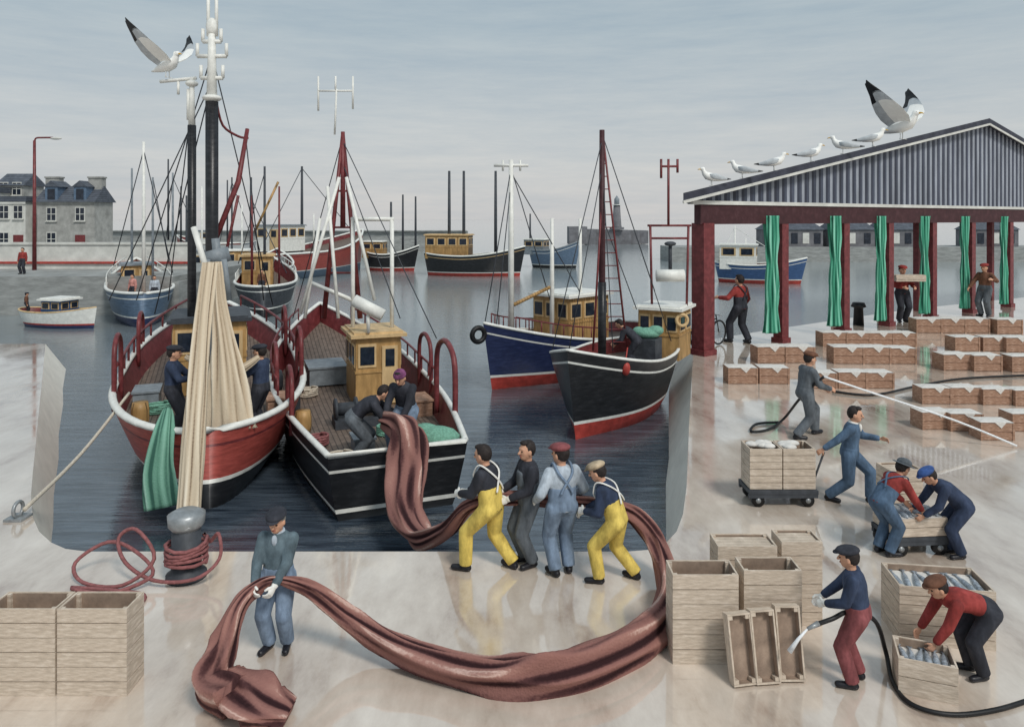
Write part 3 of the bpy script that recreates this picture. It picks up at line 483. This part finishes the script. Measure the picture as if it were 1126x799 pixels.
# ---------- nets
def net(name,pts,rx,ry,m_,label,cat='net',n=18,k=6,seed=0,xd=None,amp=.22,fr=3,tw=.25,con=.55,grp=None,sharp=True):
    P=smooth_path(pts,k); m=len(P)
    def interp(a):
        return [a[min(int(i/k),len(a)-1)]*(1-(i/k)%1)+a[min(int(i/k)+1,len(a)-1)]*((i/k)%1) for i in range(m)]
    rx=interp(rx); ry=interp(ry)
    def rd(x): return 1-2*abs(sin(x/2)) if sharp else sin(x)
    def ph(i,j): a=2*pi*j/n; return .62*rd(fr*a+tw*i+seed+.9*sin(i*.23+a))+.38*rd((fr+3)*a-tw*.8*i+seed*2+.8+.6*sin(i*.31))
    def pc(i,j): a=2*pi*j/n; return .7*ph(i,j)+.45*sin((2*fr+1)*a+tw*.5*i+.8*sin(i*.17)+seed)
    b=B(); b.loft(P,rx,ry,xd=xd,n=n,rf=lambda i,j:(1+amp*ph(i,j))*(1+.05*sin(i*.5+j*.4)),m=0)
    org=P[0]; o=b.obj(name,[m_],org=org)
    at=o.data.attributes.new('fold_shade','FLOAT','POINT'); at.data.foreach_set('value',[.46+con*pc(i,j) for i in range(m) for j in range(n)])  # painted fold shading: creases darker, ridges paler, plus lengthwise streaks
    return top(o,label,cat,grp)
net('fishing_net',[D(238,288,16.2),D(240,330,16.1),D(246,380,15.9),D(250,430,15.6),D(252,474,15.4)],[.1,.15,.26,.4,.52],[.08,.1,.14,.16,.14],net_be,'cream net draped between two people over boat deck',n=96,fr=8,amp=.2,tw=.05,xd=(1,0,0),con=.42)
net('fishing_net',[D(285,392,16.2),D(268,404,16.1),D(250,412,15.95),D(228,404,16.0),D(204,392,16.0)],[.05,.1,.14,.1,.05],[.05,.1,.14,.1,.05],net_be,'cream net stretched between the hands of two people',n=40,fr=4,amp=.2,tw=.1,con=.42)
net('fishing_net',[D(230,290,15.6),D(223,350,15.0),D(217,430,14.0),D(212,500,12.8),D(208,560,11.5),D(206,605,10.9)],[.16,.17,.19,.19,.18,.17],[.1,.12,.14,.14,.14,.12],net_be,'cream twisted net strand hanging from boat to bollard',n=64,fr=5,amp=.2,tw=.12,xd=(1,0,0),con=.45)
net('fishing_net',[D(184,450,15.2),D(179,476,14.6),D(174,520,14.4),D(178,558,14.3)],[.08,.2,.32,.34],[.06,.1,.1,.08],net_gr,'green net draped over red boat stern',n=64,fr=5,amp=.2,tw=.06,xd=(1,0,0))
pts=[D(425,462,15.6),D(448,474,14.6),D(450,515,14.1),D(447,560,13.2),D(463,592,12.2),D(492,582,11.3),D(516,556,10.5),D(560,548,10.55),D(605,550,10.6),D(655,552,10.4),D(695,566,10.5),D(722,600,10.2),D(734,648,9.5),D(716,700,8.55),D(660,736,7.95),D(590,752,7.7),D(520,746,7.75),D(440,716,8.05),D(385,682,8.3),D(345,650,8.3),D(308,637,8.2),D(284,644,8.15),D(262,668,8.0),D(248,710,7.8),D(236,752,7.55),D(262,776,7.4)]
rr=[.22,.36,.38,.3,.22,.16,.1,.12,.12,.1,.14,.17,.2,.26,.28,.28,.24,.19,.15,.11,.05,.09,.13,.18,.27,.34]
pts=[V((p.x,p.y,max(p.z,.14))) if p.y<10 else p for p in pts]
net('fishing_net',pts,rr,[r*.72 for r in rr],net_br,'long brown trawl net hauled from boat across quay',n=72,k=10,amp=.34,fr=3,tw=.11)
c=G(278,783,.06); net('net_heap',[c+V((-.35,.3,.12)),c+V((-.1,.12,.1)),c+V((.15,.0,.06)),c+V((.38,-.02,.02))],[.2,.3,.3,.2],[.14,.16,.12,.03],net_br,'crumpled end of brown net lying on quay',n=60,amp=.34,fr=4)

# ---------- bollard, ropes, ring
c=G(205,634); e=empty('bollard',c); b=B(); b.loft([(0,0,0),(0,0,.06),(0,0,.1),(0,0,.7)],[.27,.27,.2,.19],n=20); b.obj('post',[dkgrey],e)
b=B(); b.loft([(0,0,.68),(0,0,.74),(0,0,.88),(0,0,.93)],[.19,.24,.25,.16],n=20); b.obj('head',[steel],e); top(e,'iron mooring bollard wrapped with red rope','bollard')
P=[]
for i in range(60): a=i*.55; P.append(c+V((.27*cos(a),.27*sin(a),.2+.3*i/60+.02*sin(i))))
P+=smooth_path([c+V((.3,.1,.45)),c+V((.45,0,.6)),c+V((.5,-.1,.3)),c+V((.25,-.3,.12)),c+V((-.3,-.3,.1)),c+V((-.8,-.1,.25)),c+V((-1.0,.1,.5)),c+V((-.75,.1,.62)),c+V((-.4,-.1,.3)),c+V((-.7,-.35,.06)),c+V((-1.3,-.25,.05)),c+V((-1.55,0,.2)),c+V((-1.2,.2,.4)),c+V((-.7,0,.35)),c+V((-.35,-.25,.15)),c+V((-.8,-.5,.03)),c+V((-1.4,-.35,.03)),c+V((-.4,-.5,.03)),c+V((-.25,-.75,.03))],5)
b=B(); b.loft(P,.026,n=6); top(b.obj('mooring_rope',[pinkrope],org=c),'coiled red mooring rope looped round bollard','rope')
c=G(20,570); e=empty('mooring_ring',c); b=B(); b.box((0,0,.02),(.3,.3,.04)); b.obj('plate',[steel],e); torus('ring',steel,(0,0,.16),.12,.03,(1,0,0),e); top(e,'steel mooring ring on quay edge','mooring ring')
b=B(); P=smooth_path([c+V((.1,0,.15)),(c+D(140,432,17))/2+V((0,0,-.15)),D(142,432,17)],6); b.loft(P,.035,n=6); top(b.obj('mooring_rope',[ropem],org=c),'pale rope from mooring ring to red boat','rope')

# ---------- people placement
HG='fishermen hauling the net'
PP(306,712,158,176,'person in slate jacket and black flat cap holding net',top_=c_teal,legs=c_denim,cap=('flat',c_dark),gloves=True,hands=[(.14,.33,.97),(-.1,.34,.97)],hair=hairg,group=HG,nod=8,collar=c_jer)
PP(540,627,146,62,'person in yellow bib overalls leaning back with net',top_=c_dark,bib=c_yel,strap=glovew,gloves=True,lean=8,hands=[(.15,.42,.95),(-.1,.4,1.0)],feet=[(.18,-.22,0),(-.16,.28,0)],pz=.88,group=HG,nod=5)
PP(581,620,140,110,'person in dark jersey and grey bib overalls hauling net',top_=c_dark,bib=c_grey,gloves=True,hands=[(.15,.32,1.02),(-.1,.3,1.0)],group=HG,turn=10)
PP(618,631,147,20,'person in denim overalls and maroon beret with net',top_=c_jer,bib=c_denim,strap=c_denim,gloves=True,cap=('flat',c_mar),hands=[(.3,.2,.97),(-.3,.15,.97)],group=HG,turn=30)
PP(678,639,140,68,'person in yellow bib overalls and beige cap hauling net',top_=c_navy,bib=c_yel,strap=glovew,gloves=True,cap=('flat',c_cap),lean=22,hands=[(.12,.45,.9),(-.12,.4,.97)],feet=[(.16,-.22,0),(-.14,.2,0)],pz=.88,group=HG,nod=5)
def onboat(bt,px,d,yaw,h,label,dz=0,**k):
    p=D(px,300,d); lo=bt.inv@p; z=bt.dz(lo.x)-1+dz; return person(V((p.x,p.y,z)),yaw,h,label,**k)
onboat(A,190,16.4,-75,2.15,'person in navy coat and cap handling beige net on boat',top_=c_navy,legs=c_dark,cap=('flat',c_dark),hands=[(.15,.4,1.15),(-.15,.42,1.2)],vox=.011)
onboat(A,287,16.6,80,2.15,'person in navy coat and cap pulling beige net on boat',top_=c_navy,legs=c_dark,cap=('flat',c_dark),hands=[(.15,.42,1.15),(-.15,.42,1.25)],vox=.011)
onboat(Bb,388,15.7,-80,2.15,'dark haired person bending over net at boat stern',top_=c_dark,legs=c_grey,lean=55,pz=.8,hands=[(.15,.75,.75),(-.15,.8,.75)],vox=.01,feet=[(.12,.0,0),(-.12,.1,0)])
onboat(Bb,447,16.0,165,2.2,'person in dark jacket and purple woolly hat crouching over net',dz=.1,top_=c_dark,legs=c_denim,cap=('beanie',c_purp),lean=22,pz=.8,hands=[(.2,.45,.7),(-.1,.5,.65)],feet=[(.16,.2,0),(-.16,.2,0)],vox=.01,nod=10)
onboat(Dd,700,21.6,70,1.8,'person in dark clothes bending over boat deck',dz=.15,top_=c_dark,legs=c_dark,lean=50,pz=.85,hands=[(.15,.6,.7),(-.15,.6,.75)],vox=.012)
onboat(E,146,43,160,1.75,'person in pink shirt working inside blue grey boat',top_=cl('pink',(196,140,132)),legs=c_dark,vox=.016); onboat(E,170,42.6,200,1.7,'person in white shirt working inside blue grey boat',top_=c_jer,legs=c_dark,vox=.016)
onboat(Fb,288,47,180,1.75,'person in orange top standing in dark boat',top_=c_brn,legs=c_dark,vox=.016)
onboat(Kb,29,40.6,-60,1.3,'person in brown coat standing in small white boat',dz=.1,top_=c_brn,legs=c_dark,cap=('flat',c_dark),vox=.016)
person(V((D(25,300,47).x,47,1.4)),180,1.75,'person in red coat walking along the far quay',top_=c_red,legs=c_dark,vox=.016)
PP(885,480,99,-80,'person in grey work clothes spraying fish boxes with hose',top_=c_grey,legs=c_grey,cap=('flat',c_brn),hands=[(.2,.4,.98),(-.1,.42,.95)],feet=[(.14,-.25,0),(-.12,.28,0)],pz=.88,lean=8,vox=.011)
PP(934,551,113,-120,'person in blue jacket and white shirt pulling crate trolley',top_=c_blue,legs=c_blue,hands=[(.32,-.42,.88),(-.3,.42,1.08)],feet=[(.12,-.3,0),(-.12,.3,0)],pz=.86,lean=6,collar=glovew)
PP(972,609,118,-75,'person in red sweater, blue overalls and grey hat bending',top_=c_red,bib=c_blue,strap=c_blue,cap=('hat',c_grey),lean=42,hands=[(.2,.55,.72),(-.15,.5,.78)],nod=-5,pz=.88,back=-.05)
PP(1052,611,118,85,'person in blue jacket and blue cap bending over fish',top_=c_navy,legs=c_navy,cap=('flat',c_bcap),lean=52,hands=[(.2,.55,.7),(-.15,.55,.72)],pz=.87,back=-.08)
PP(944,752,154,62,'person in navy jacket, maroon trousers and black cap holding hose',top_=c_navy,legs=c_mar,cap=('flat',c_dark),hands=[(.14,.42,.95),(-.12,.35,1.0)],lean=8,gloves=True,feet=[(.13,.0,0),(-.13,.06,0)])
PP(1074,742,150,88,'person in red jumper bending low over fish crate',top_=c_red,legs=c_dark,cap=('flat',c_brn),lean=78,hands=[(.2,.62,.42),(-.15,.58,.5)],pz=.88,back=-.1,nod=-25)
PP(814,377,77,35,'person in red shirt and dark overalls walking in market hall',top_=c_red,bib=c_dark,strap=c_dark,hands=[(.3,.15,.9),(-.35,.35,1.15)],feet=[(.12,-.15,0),(-.12,.2,0)],vox=.013)
PP(992,354,64,180,'person in red shirt carrying pale box in market hall',top_=c_red,legs=c_dark,cap=('flat',c_red),hands=[(.18,.35,1.1),(-.18,.35,1.1)],vox=.014)
PP(1083,348,60,120,'person in brown jacket gesturing in market hall',top_=c_brn,legs=c_grey,cap=('flat',c_red),hands=[(.3,.3,.95),(-.4,.35,1.25)],vox=.014)

# ---------- market hall
O=G(773,390); u=V((20.6,14.1,0)).normalized(); wd=V((.27,.96,0)).normalized()
hall=empty('market_hall',O); top(hall,'open sided fish market hall with maroon columns and corrugated gable','market hall')
def sp_(px): k=(px-CX)/F; return (k*O.y-O.x)/(u.x-k*u.y)
PK=sp_(1083); ZP=10.0; Z0=5.75
def HP(s,w_,z): return u*s+wd*w_+V((0,0,z))
def zr(s): return Z0+(ZP-Z0)*(1-abs(s-PK)/PK)
b=B(); n=270; vs=[]
for i in range(n+1):
    s=2*PK*i/n; wv=-.12-.07*(1 if i%3 else 0); vs+=[HP(s,wv,5.62),HP(s,wv,max(zr(s)+.02,5.63))]
b.add(vs,[(2*i,2*i+1,2*i+3,2*i+2) for i in range(n)]); 
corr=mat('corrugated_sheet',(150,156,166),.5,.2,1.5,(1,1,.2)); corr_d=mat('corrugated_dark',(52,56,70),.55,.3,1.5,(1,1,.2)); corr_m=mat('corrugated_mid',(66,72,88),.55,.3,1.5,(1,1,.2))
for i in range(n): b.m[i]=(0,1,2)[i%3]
b.obj('gable_cladding',[corr,corr_d,corr_m],hall)
roofm=mat('roof_felt',(54,56,68),.6,.2,2)
for sa,sb in((-1.0,PK),(2*PK+1.0,PK)):
    b=B(); za=zr(sa)+.02; zb=zr(PK)+.02; q=[]
    for z_,s_ in((za,sa),(zb,sb)):
        for w_ in(-.7,4.6):
            for t_ in(0,.3): q.append(HP(s_,w_,z_+t_))
    b.add(q,[(0,1,3,2),(4,6,7,5),(0,4,5,1),(2,3,7,6),(0,2,6,4),(1,5,7,3)]); b.obj('roof',[roofm],hall)
    b=B(); b.beam(HP(sa,-.73,za-.02),HP(sb,-.73,zb-.02),.05,.1); b.obj('verge_trim',[pale],hall)
b=B(); b.beam(HP(-.6,-.24,5.57),HP(2*PK,-.24,5.57),.12,.14); b.obj('fascia_board',[pale],hall)
b=B(); b.beam(HP(-.3,-.02,5.14),HP(2*PK,-.02,5.14),.3,.72); b.beam(HP(-.3,4.2,5.14),HP(2*PK,4.2,5.14),.3,.72); b.obj('beam',[dkmar],hall)
b=B(); b.add([HP(-.3,0,5.45),HP(2*PK,0,5.45),HP(2*PK,4.3,5.45),HP(-.3,4.3,5.45)],[(0,1,2,3)]); b.obj('ceiling',[dkgrey],hall)
Rh=Matrix((u,V((-u.y,u.x,0)),V((0,0,1)))).transposed()
cpx=[773,859,927,976,1024,1067,1109,1150,1190]
for i,px in enumerate(cpx):
    s=sp_(px); w_=.58 if i==0 else .42
    b=B(); b.box(HP(s,.1,2.4),(w_,w_,4.85),0,Rh); b.box(HP(s,.1,.1),(w_+.12,w_+.12,.2),0,Rh); b.obj('column',[maroon],hall)
    if i in(0,2,4,6): b=B(); b.box(HP(s+.3,3.2,2.4),(.3,.3,4.85),0,Rh); b.obj('column',[maroon],hall)
for px,wpx,yb in((848,22,371),(917,20,363),(967,17,357),(1015,16,349),(1059,15,343),(1102,13,338)):
    p=O+HP(sp_(px),-.25,0); r_=wpx*p.y/F/2; z0=max(.12,5-(yb-240)*p.y/F+.2); zt=5.1; P=[V((p.x,p.y,zt+(z0-zt)*i/5)) for i in range(6)]
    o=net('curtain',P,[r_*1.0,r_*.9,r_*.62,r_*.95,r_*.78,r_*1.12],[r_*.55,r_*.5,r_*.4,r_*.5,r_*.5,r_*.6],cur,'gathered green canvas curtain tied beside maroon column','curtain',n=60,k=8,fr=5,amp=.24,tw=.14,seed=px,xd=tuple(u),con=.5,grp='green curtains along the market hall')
# bicycle behind the first column
bc=G(785,386)+V((.15,1.0,0)); e=empty('bicycle',bc,atan2(u.y,u.x)+.1)
for x in(-.85,.55):
    torus('wheel',rubber,(x,0,.5),.46,.035,(0,1,0),e,n=28)
    b=B()
    for i in range(8): a=pi*i/8; b.loft([(x+.45*cos(a),0,.5+.45*sin(a)),(x-.45*cos(a),0,.5-.45*sin(a))],.008,n=4)
    b.obj('spokes',[steel],e)
b=B()
for a,c in(((-.85,0,.5),(-.3,0,.5)),((-.3,0,.5),(-.45,0,1.05)),((-.45,0,1.05),(-.85,0,.5)),((-.45,0,1.0),(.35,0,1.05)),((-.3,0,.5),(.35,0,.95)),((.35,0,1.2),(.55,0,.5))): b.loft([a,c],.025,n=6)
b.obj('frame',[black],e); b=B(); b.ell((-.48,0,1.12),(.15,.08,.04)); b.obj('saddle',[c_boot],e); b=B(); b.loft([(.33,-.28,1.2),(.36,0,1.22),(.33,.28,1.2)],.02,n=6); b.obj('handlebar',[steel],e)
top(e,'black bicycle leaning beside the maroon corner column','bicycle')

# ---------- gulls
beakm=mat('gull_beak',(214,170,60),.4,.1,5,bump=0); gw=mat('gull_white',(244,244,240),.6,.03,10); gg=mat('gull_grey',(182,188,192),.6,.1,10)
def gull(loc,yaw,s,label,fly=False,group='gulls resting on roof ridge'):
    b=B(); b.loft([(-.42,0,.16),(-.34,0,.17),(-.2,0,.2),(0,0,.23),(.13,0,.27),(.2,0,.33),(.235,0,.4),(.25,0,.45),(.3,0,.45),(.32,0,.445)],[.03,.05,.09,.12,.11,.075,.055,.062,.045,.01],[.012,.03,.075,.105,.105,.075,.055,.06,.045,.01],xd=(0,1,0),n=12)
    for q in(1,-1): b.loft([(0,q*.04,.16),(.01,q*.04,.07),(0,q*.04,.01)],[.014,.009,.009],n=6); b.loft([(0,q*.04,.008),(.07,q*.05,.008)],[.014,.02],[.005,.005],n=6)
    o=b.obj('gull',[gw],loc=loc,rot=rad(yaw)); o.scale=(s,)*3; top(o,label,'gull',group)
    b=B(); b.loft([(.31,0,.445),(.36,0,.44),(.395,0,.425)],[.018,.014,.004],n=6); b.obj('beak',[beakm],o)
    for q in(1,-1):
        b=B(); b.ell((.285,q*.04,.462),(.009,.008,.009),n=8); b.obj('eye',[eyem],o)
        b=B()
        if not fly: b.loft([(.1,q*.09,.27),(-.05,q*.11,.25),(-.25,q*.07,.2),(-.4,q*.03,.185),(-.52,q*.015,.18)],[.02,.03,.025,.018,.004],[.05,.08,.06,.03,.008],n=10,mf=lambda i,j:1 if i>2 else 0)
        else:
            C_=[]; S=[(.0,.28,.2,-.18),(.14,.38,.25,-.23),(.28,.5,.22,-.24),(.4,.64,.12,-.23),(.48,.78,.0,-.22),(.53,.9,-.12,-.24),(.55,.98,-.22,-.26)]
            k=10
            for(y,z,le,te) in S:
                row=[]
                for j in range(k+1):
                    t=j/k; x=le+(te-le)*t; row.append(V((x+(-.02 if j==k else 0),q*(.06+y*1.15+.03*sin(pi*t)),z+.05*sin(pi*t)-.03*t)))
                C_.append(row)
            vs=[p for r_ in C_ for p in r_]; off=len(vs); vs2=[p+V((0,q*.008,.016)) for p in vs]; fs=[];ms=[]
            for i in range(len(S)-1):
                for j in range(k):
                    f=(i*(k+1)+j,i*(k+1)+j+1,(i+1)*(k+1)+j+1,(i+1)*(k+1)+j); mm=2 if (i>=4 or (i>=3 and j>=8)) else (1 if (j>=7 or i>=3) else 0); fs+=[f,tuple(x+off for x in f)]; ms+=[mm,mm]
            b.add(vs+vs2,fs,ms,True)
        b.obj('wing',[gg,black] if not fly else [gw,gg,black],o)
    return o
for px,yw in((783,200),(816,170),(850,10),(890,20),(925,170),(957,5)):
    s=sp_(px); p=O+HP(s,-.5,zr(s)+.33); gull(p,yw-15,1.55*p.y/30,'white and grey gull resting on the hall roof')
s=sp_(988); p=O+HP(s,-.5,zr(s)+.33); gull(p,-55,2.6,'white gull landing on roof with wings raised',True)
gull(D(184,86,20.6),-25,1.45,'white gull with spread wings on mast arm',True,None)

# ---------- crates and fish boxes
def crate_mesh(L_,W_,H_,ns,lid=False):
    b=B(); t=.018; g=.01
    hs=(H_-g*(ns-1))/ns
    for i in range(ns):
        z=hs/2+i*(hs+g)
        for q in(1,-1): b.box((0,q*(W_/2-t/2),z),(L_,t,hs)); b.box((q*(L_/2-t/2),0,z),(t,W_-2*t-.004,hs))
    for qx in(1,-1):
        for qy in(1,-1): b.box((qx*(L_/2-t-.022),qy*(W_/2-t-.022),H_/2),(.04,.04,H_-.01))
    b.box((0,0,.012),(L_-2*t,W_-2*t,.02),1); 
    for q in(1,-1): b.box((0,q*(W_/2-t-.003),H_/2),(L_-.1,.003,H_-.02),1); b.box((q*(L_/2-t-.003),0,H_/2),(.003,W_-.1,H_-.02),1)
    if lid:
        for i in range(4): b.box((0,-W_/2+.035+(W_-.07)*(i+.5)/4,H_-.035),(L_-.05,(W_-.07)/4-.008,.016))
    return b
def fishfill(L_,W_,z,k,big=1):
    b=B(); rnd=random.Random(k)
    for i in range(k):
        x=-L_/2+.08+(L_-.16)*i/(k-1); a=rad(rnd.uniform(-14,14)); R=Matrix.Rotation(a,3,'Z'); y=rnd.uniform(-.02,.02); P=[V((x,y,z))+R@V((0,W_*q,0)) for q in(-.42,-.36,-.15,.1,.3,.36,.43)]; b.loft(P,[r*big for r in(.004,.022,.036,.03,.012,.012,.04)],[r*big for r in(.004,.02,.03,.026,.01,.006,.005)],n=8,xd=(1,0,0))
    return b
def mk_crate(loc,rot,L_,W_,H_,ns,label,group=None,fish=0,rx=None,lid=False,big=1,fz=.8):
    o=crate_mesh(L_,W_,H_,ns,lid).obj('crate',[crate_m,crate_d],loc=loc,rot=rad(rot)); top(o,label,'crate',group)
    if rx: o.rotation_euler=(rad(rx[0]),rad(rx[1]),rad(rot))
    if fish:
        fishfill(L_,W_,H_*fz,fish,big).obj('fish_layer',[fishm],o); b=B(); b.box((0,0,H_*(fz-.08)),(L_-.06,W_-.06,.02)); b.obj('ice',[ice],o)
    return o
CG='pale slatted fish crates stacked on quay'
def stack(px,py,w,hts,dep,k,rot=0,ns=2,lid=False):
    p=G(px,py); p.y+=dep/2
    for i in range(k):
        mk_crate(p+V((0,0,i*(hts+.006))),rot,w,dep,hts,ns,'open pale slatted wooden crate on top of stack' if i==k-1 else 'pale slatted wooden crate in a stack',CG,lid=lid)
stack(22,765,.73,.3,.36,3); stack(101,765,.73,.3,.36,3,0)
stack(776,730,.74,.33,.36,3); stack(850,724,.66,.33,.34,3)
stack(822,694,.72,.34,.36,3,lid=True); stack(882,688,.5,.34,.36,3,lid=True)
for px,py,rt,hh in((812,746,10,.7),(838,744,6,.72),(866,741,0,.74)):
    mk_crate(G(px,py)+V((0,.04,hh*.5*.96)),rt,.27,hh,.12,1,'long shallow wooden fish tray leaning against crates','trays leaning on the crate stack',rx=(76,0))
mk_crate(G(1046,712)+V((0,.3,0)),-8,1.05,.6,.36,3,'large slatted crate of fish under another crate',CG); mk_crate(G(1046,712)+V((0,.3,.365)),-8,1.05,.6,.32,3,'slatted crate topped with silver fish',CG,fish=9)
mk_crate(G(1028,768)+V((0,.2,0)),-20,.55,.45,.38,2,'open slatted crate filled with silver fish',CG,fish=6)
# brown iced boxes
b=B(); b.box((0,0,.27),(1,.62,.54)); b.box((0,-.32,.13),(1.0,.02,.2),0); b.box((0,-.32,.4),(1.0,.02,.24),0); b.box((-.47,-.335,.27),(.06,.02,.54)); b.box((.47,-.335,.27),(.06,.02,.54)); b0=b.obj('fish_box',[brownbox],loc=(0,0,0))
b=B(); rnd=random.Random(3); nx,ny=14,8; vs=[]
for i in range(nx+1):
    for j in range(ny+1):
        e_=min(i,nx-i,j*1.3,(ny-j)*1.3); vs.append(((-.5+i/nx)*.98,-.33+.66*j/ny,.545+.03*min(1,e_/2.5)+rnd.uniform(-.004,.008)*(e_>0)))
b.add(vs,[(i*(ny+1)+j,(i+1)*(ny+1)+j,(i+1)*(ny+1)+j+1,i*(ny+1)+j+1) for i in range(nx) for j in range(ny)],0,True)
b.add([(-.1,-.346,.56),(.26,-.346,.56),(.1,-.352,.38)],[(0,1,2)],0); b.obj('ice_cover',[ice],b0)
top(b0,'brown wooden fish box with flat white cover','fish box','iced fish boxes set out on the quay')
boxes=[(1022,366),(1048,366),(1074,366),(944,381),(969,381),(994,381),(1063,386),(1095,386),(848,399),(880,399),(934,400),(963,400),(992,400),(1052,407),(1086,408),(817,422),(852,422),(905,427),(938,427),(967,427),(1030,444),(1062,444),(1096,445),(1030,472),(1063,474),(1097,484),(918,381),(1128,409),(1131,446),(1130,474),(1121,387),(1110,367)]
for i,(x,y) in enumerate(boxes):
    p=G(x,y); s=33.5*p.y/F/1.0*(.98 if y>395 else .86)*(1.08 if y>450 else 1)*random.uniform(.95,1.02); p.y+=.3*s; rt=rad(random.uniform(-4,4))
    if i==0: b0.location=p; b0.rotation_euler=(0,0,rt); b0.scale=(s,s,s)
    else: copytree(b0,p,rt,(s,s,s))
# trolleys
def trolley(loc,rot,L_,W_,s,label,handle=None):
    e=empty('trolley',loc,rad(rot)); b=B(); b.box((0,0,.26),(L_,W_,.06)); b.box((0,W_/2-.04,.2),(L_,.06,.08)); b.box((0,-W_/2+.04,.2),(L_,.06,.08)); b.obj('platform',[dkgrey],e)
    for x in(-L_*.36,L_*.36):
        for y in(-W_*.4,W_*.4):
            b=B(); b.loft([(x,y-.035,.11),(x,y+.035,.11)],.11,n=18); b.obj('wheel',[rubber],e); b=B(); b.loft([(x,y-.045,.11),(x,y+.045,.11)],.045,n=10); b.obj('hub',[steel],e)
    if handle:
        b=B(); inv=mtx(loc,rad(rot)).inverted(); b.loft([inv@V(loc)+V((L_/2,0,.25)),inv@handle],.02,n=6); b.obj('handle',[dkgrey],e)
    top(e,label,'trolley'); return e
p=G(862,558)+V((0,.3,0)); trolley(p,0,1.2,.6,1,'low trolley with black wheels loaded with crates',D(906,497,p.y))
for x in(-.29,.29):
    for i in range(3): mk_crate(p+V((x,0,.3+i*.235)),0,.56,.5,.228,2,'pale crate stacked on the low trolley','crates on the trolley')
    b=B(); 
    for j in range(7): b.ell((random.uniform(-.17,.17),random.uniform(-.14,.14),0),(.12,.1,.05))
    top(b.obj('ice_heap',[ice],loc=p+V((x,0,.99))),'white heap of crushed ice on crate','ice')
p=G(1012,612)+V((0,.3,0)); trolley(p,5,.85,.6,1,'low trolley carrying a fish crate')
mk_crate(p+V((0,0,.3)),5,.8,.6,.26,2,'slatted crate of large silver fish on trolley',None,fish=6,big=1.7,fz=1.02); mk_crate(p+V((.3,.85,0)),5,.55,.4,.95,5,'tall pale slatted crate behind trolley',CG,lid=True)
b=B(); bp=G(992,354); bp+=V((0,-.55,2.05)); b.box((0,0,.12),(1.4,.5,.3)); b.box((0,-.26,.12),(1.4,.02,.1)); top(b.obj('carried_box',[crate_m],loc=bp),'pale wooden box carried by a person','box')
# hoses
def hose(pts,r,m,label,name='hose'): P=smooth_path(pts,8); b=B(); b.loft(P,r,n=8); top(b.obj(name,[m],org=P[0]),label,name.replace('_',' '))
hose([D(898,686,7.75),D(915,680,7.75),D(935,672,7.85),D(962,682,7.9),G(974,716,.15),G(982,750,.03),G(1003,774,.03),G(1045,785,.03),G(1095,780,.03),G(1150,764,.03),G(1200,755,.03)],.024,rubber,'black rubber hose curving across wet quay')
b=B(); b.loft([D(900,685,7.75),D(888,691,7.72)],[.03,.018],n=8); top(b.obj('hose_nozzle',[steel],org=D(900,685,7.75)),'small steel nozzle on the hose end','nozzle')
waterjet=mat('water_spray',(232,234,236),.3,.1,20); b=B(); P=[D(888,691,7.72),D(878,702,7.7),D(868,716,7.7)]
b.loft(P,[.01,.018,.03],n=8); top(b.obj('water_spray',[waterjet],org=P[0]),'white jet of water onto fish tray','water spray')
hose([D(906,414,16.3),D(893,425,16.5),D(878,440,16.9),G(862,460,.1),G(845,472,.04),G(826,474,.04),G(832,466,.04),G(856,464,.04)],.03,rubber,'dark hose trailing on wet quay')
hose([G(915,430,.04),G(960,434,.04),G(1010,424,.04),G(1060,416,.04),G(1140,412,.04)],.035,rubber,'dark hose lying between fish boxes')
P=[D(906,414,16.3),D(960,432,16.2),D(1050,462,16.1),G(1118,490,.05)]; b=B(); b.loft(smooth_path(P,4),.025,n=6); top(b.obj('water_spray',[waterjet],org=P[0]),'long white jet of water over fish boxes','water spray')
for px,py in((944,357),(970,352)):
    b=B(); b.loft([(0,0,0),(0,0,.8),(0,0,.85),(0,0,1.05)],[.24,.2,.34,.26],n=14); top(b.obj('bollard',[black],loc=G(px,py)),'black iron bollard at quay edge','bollard')
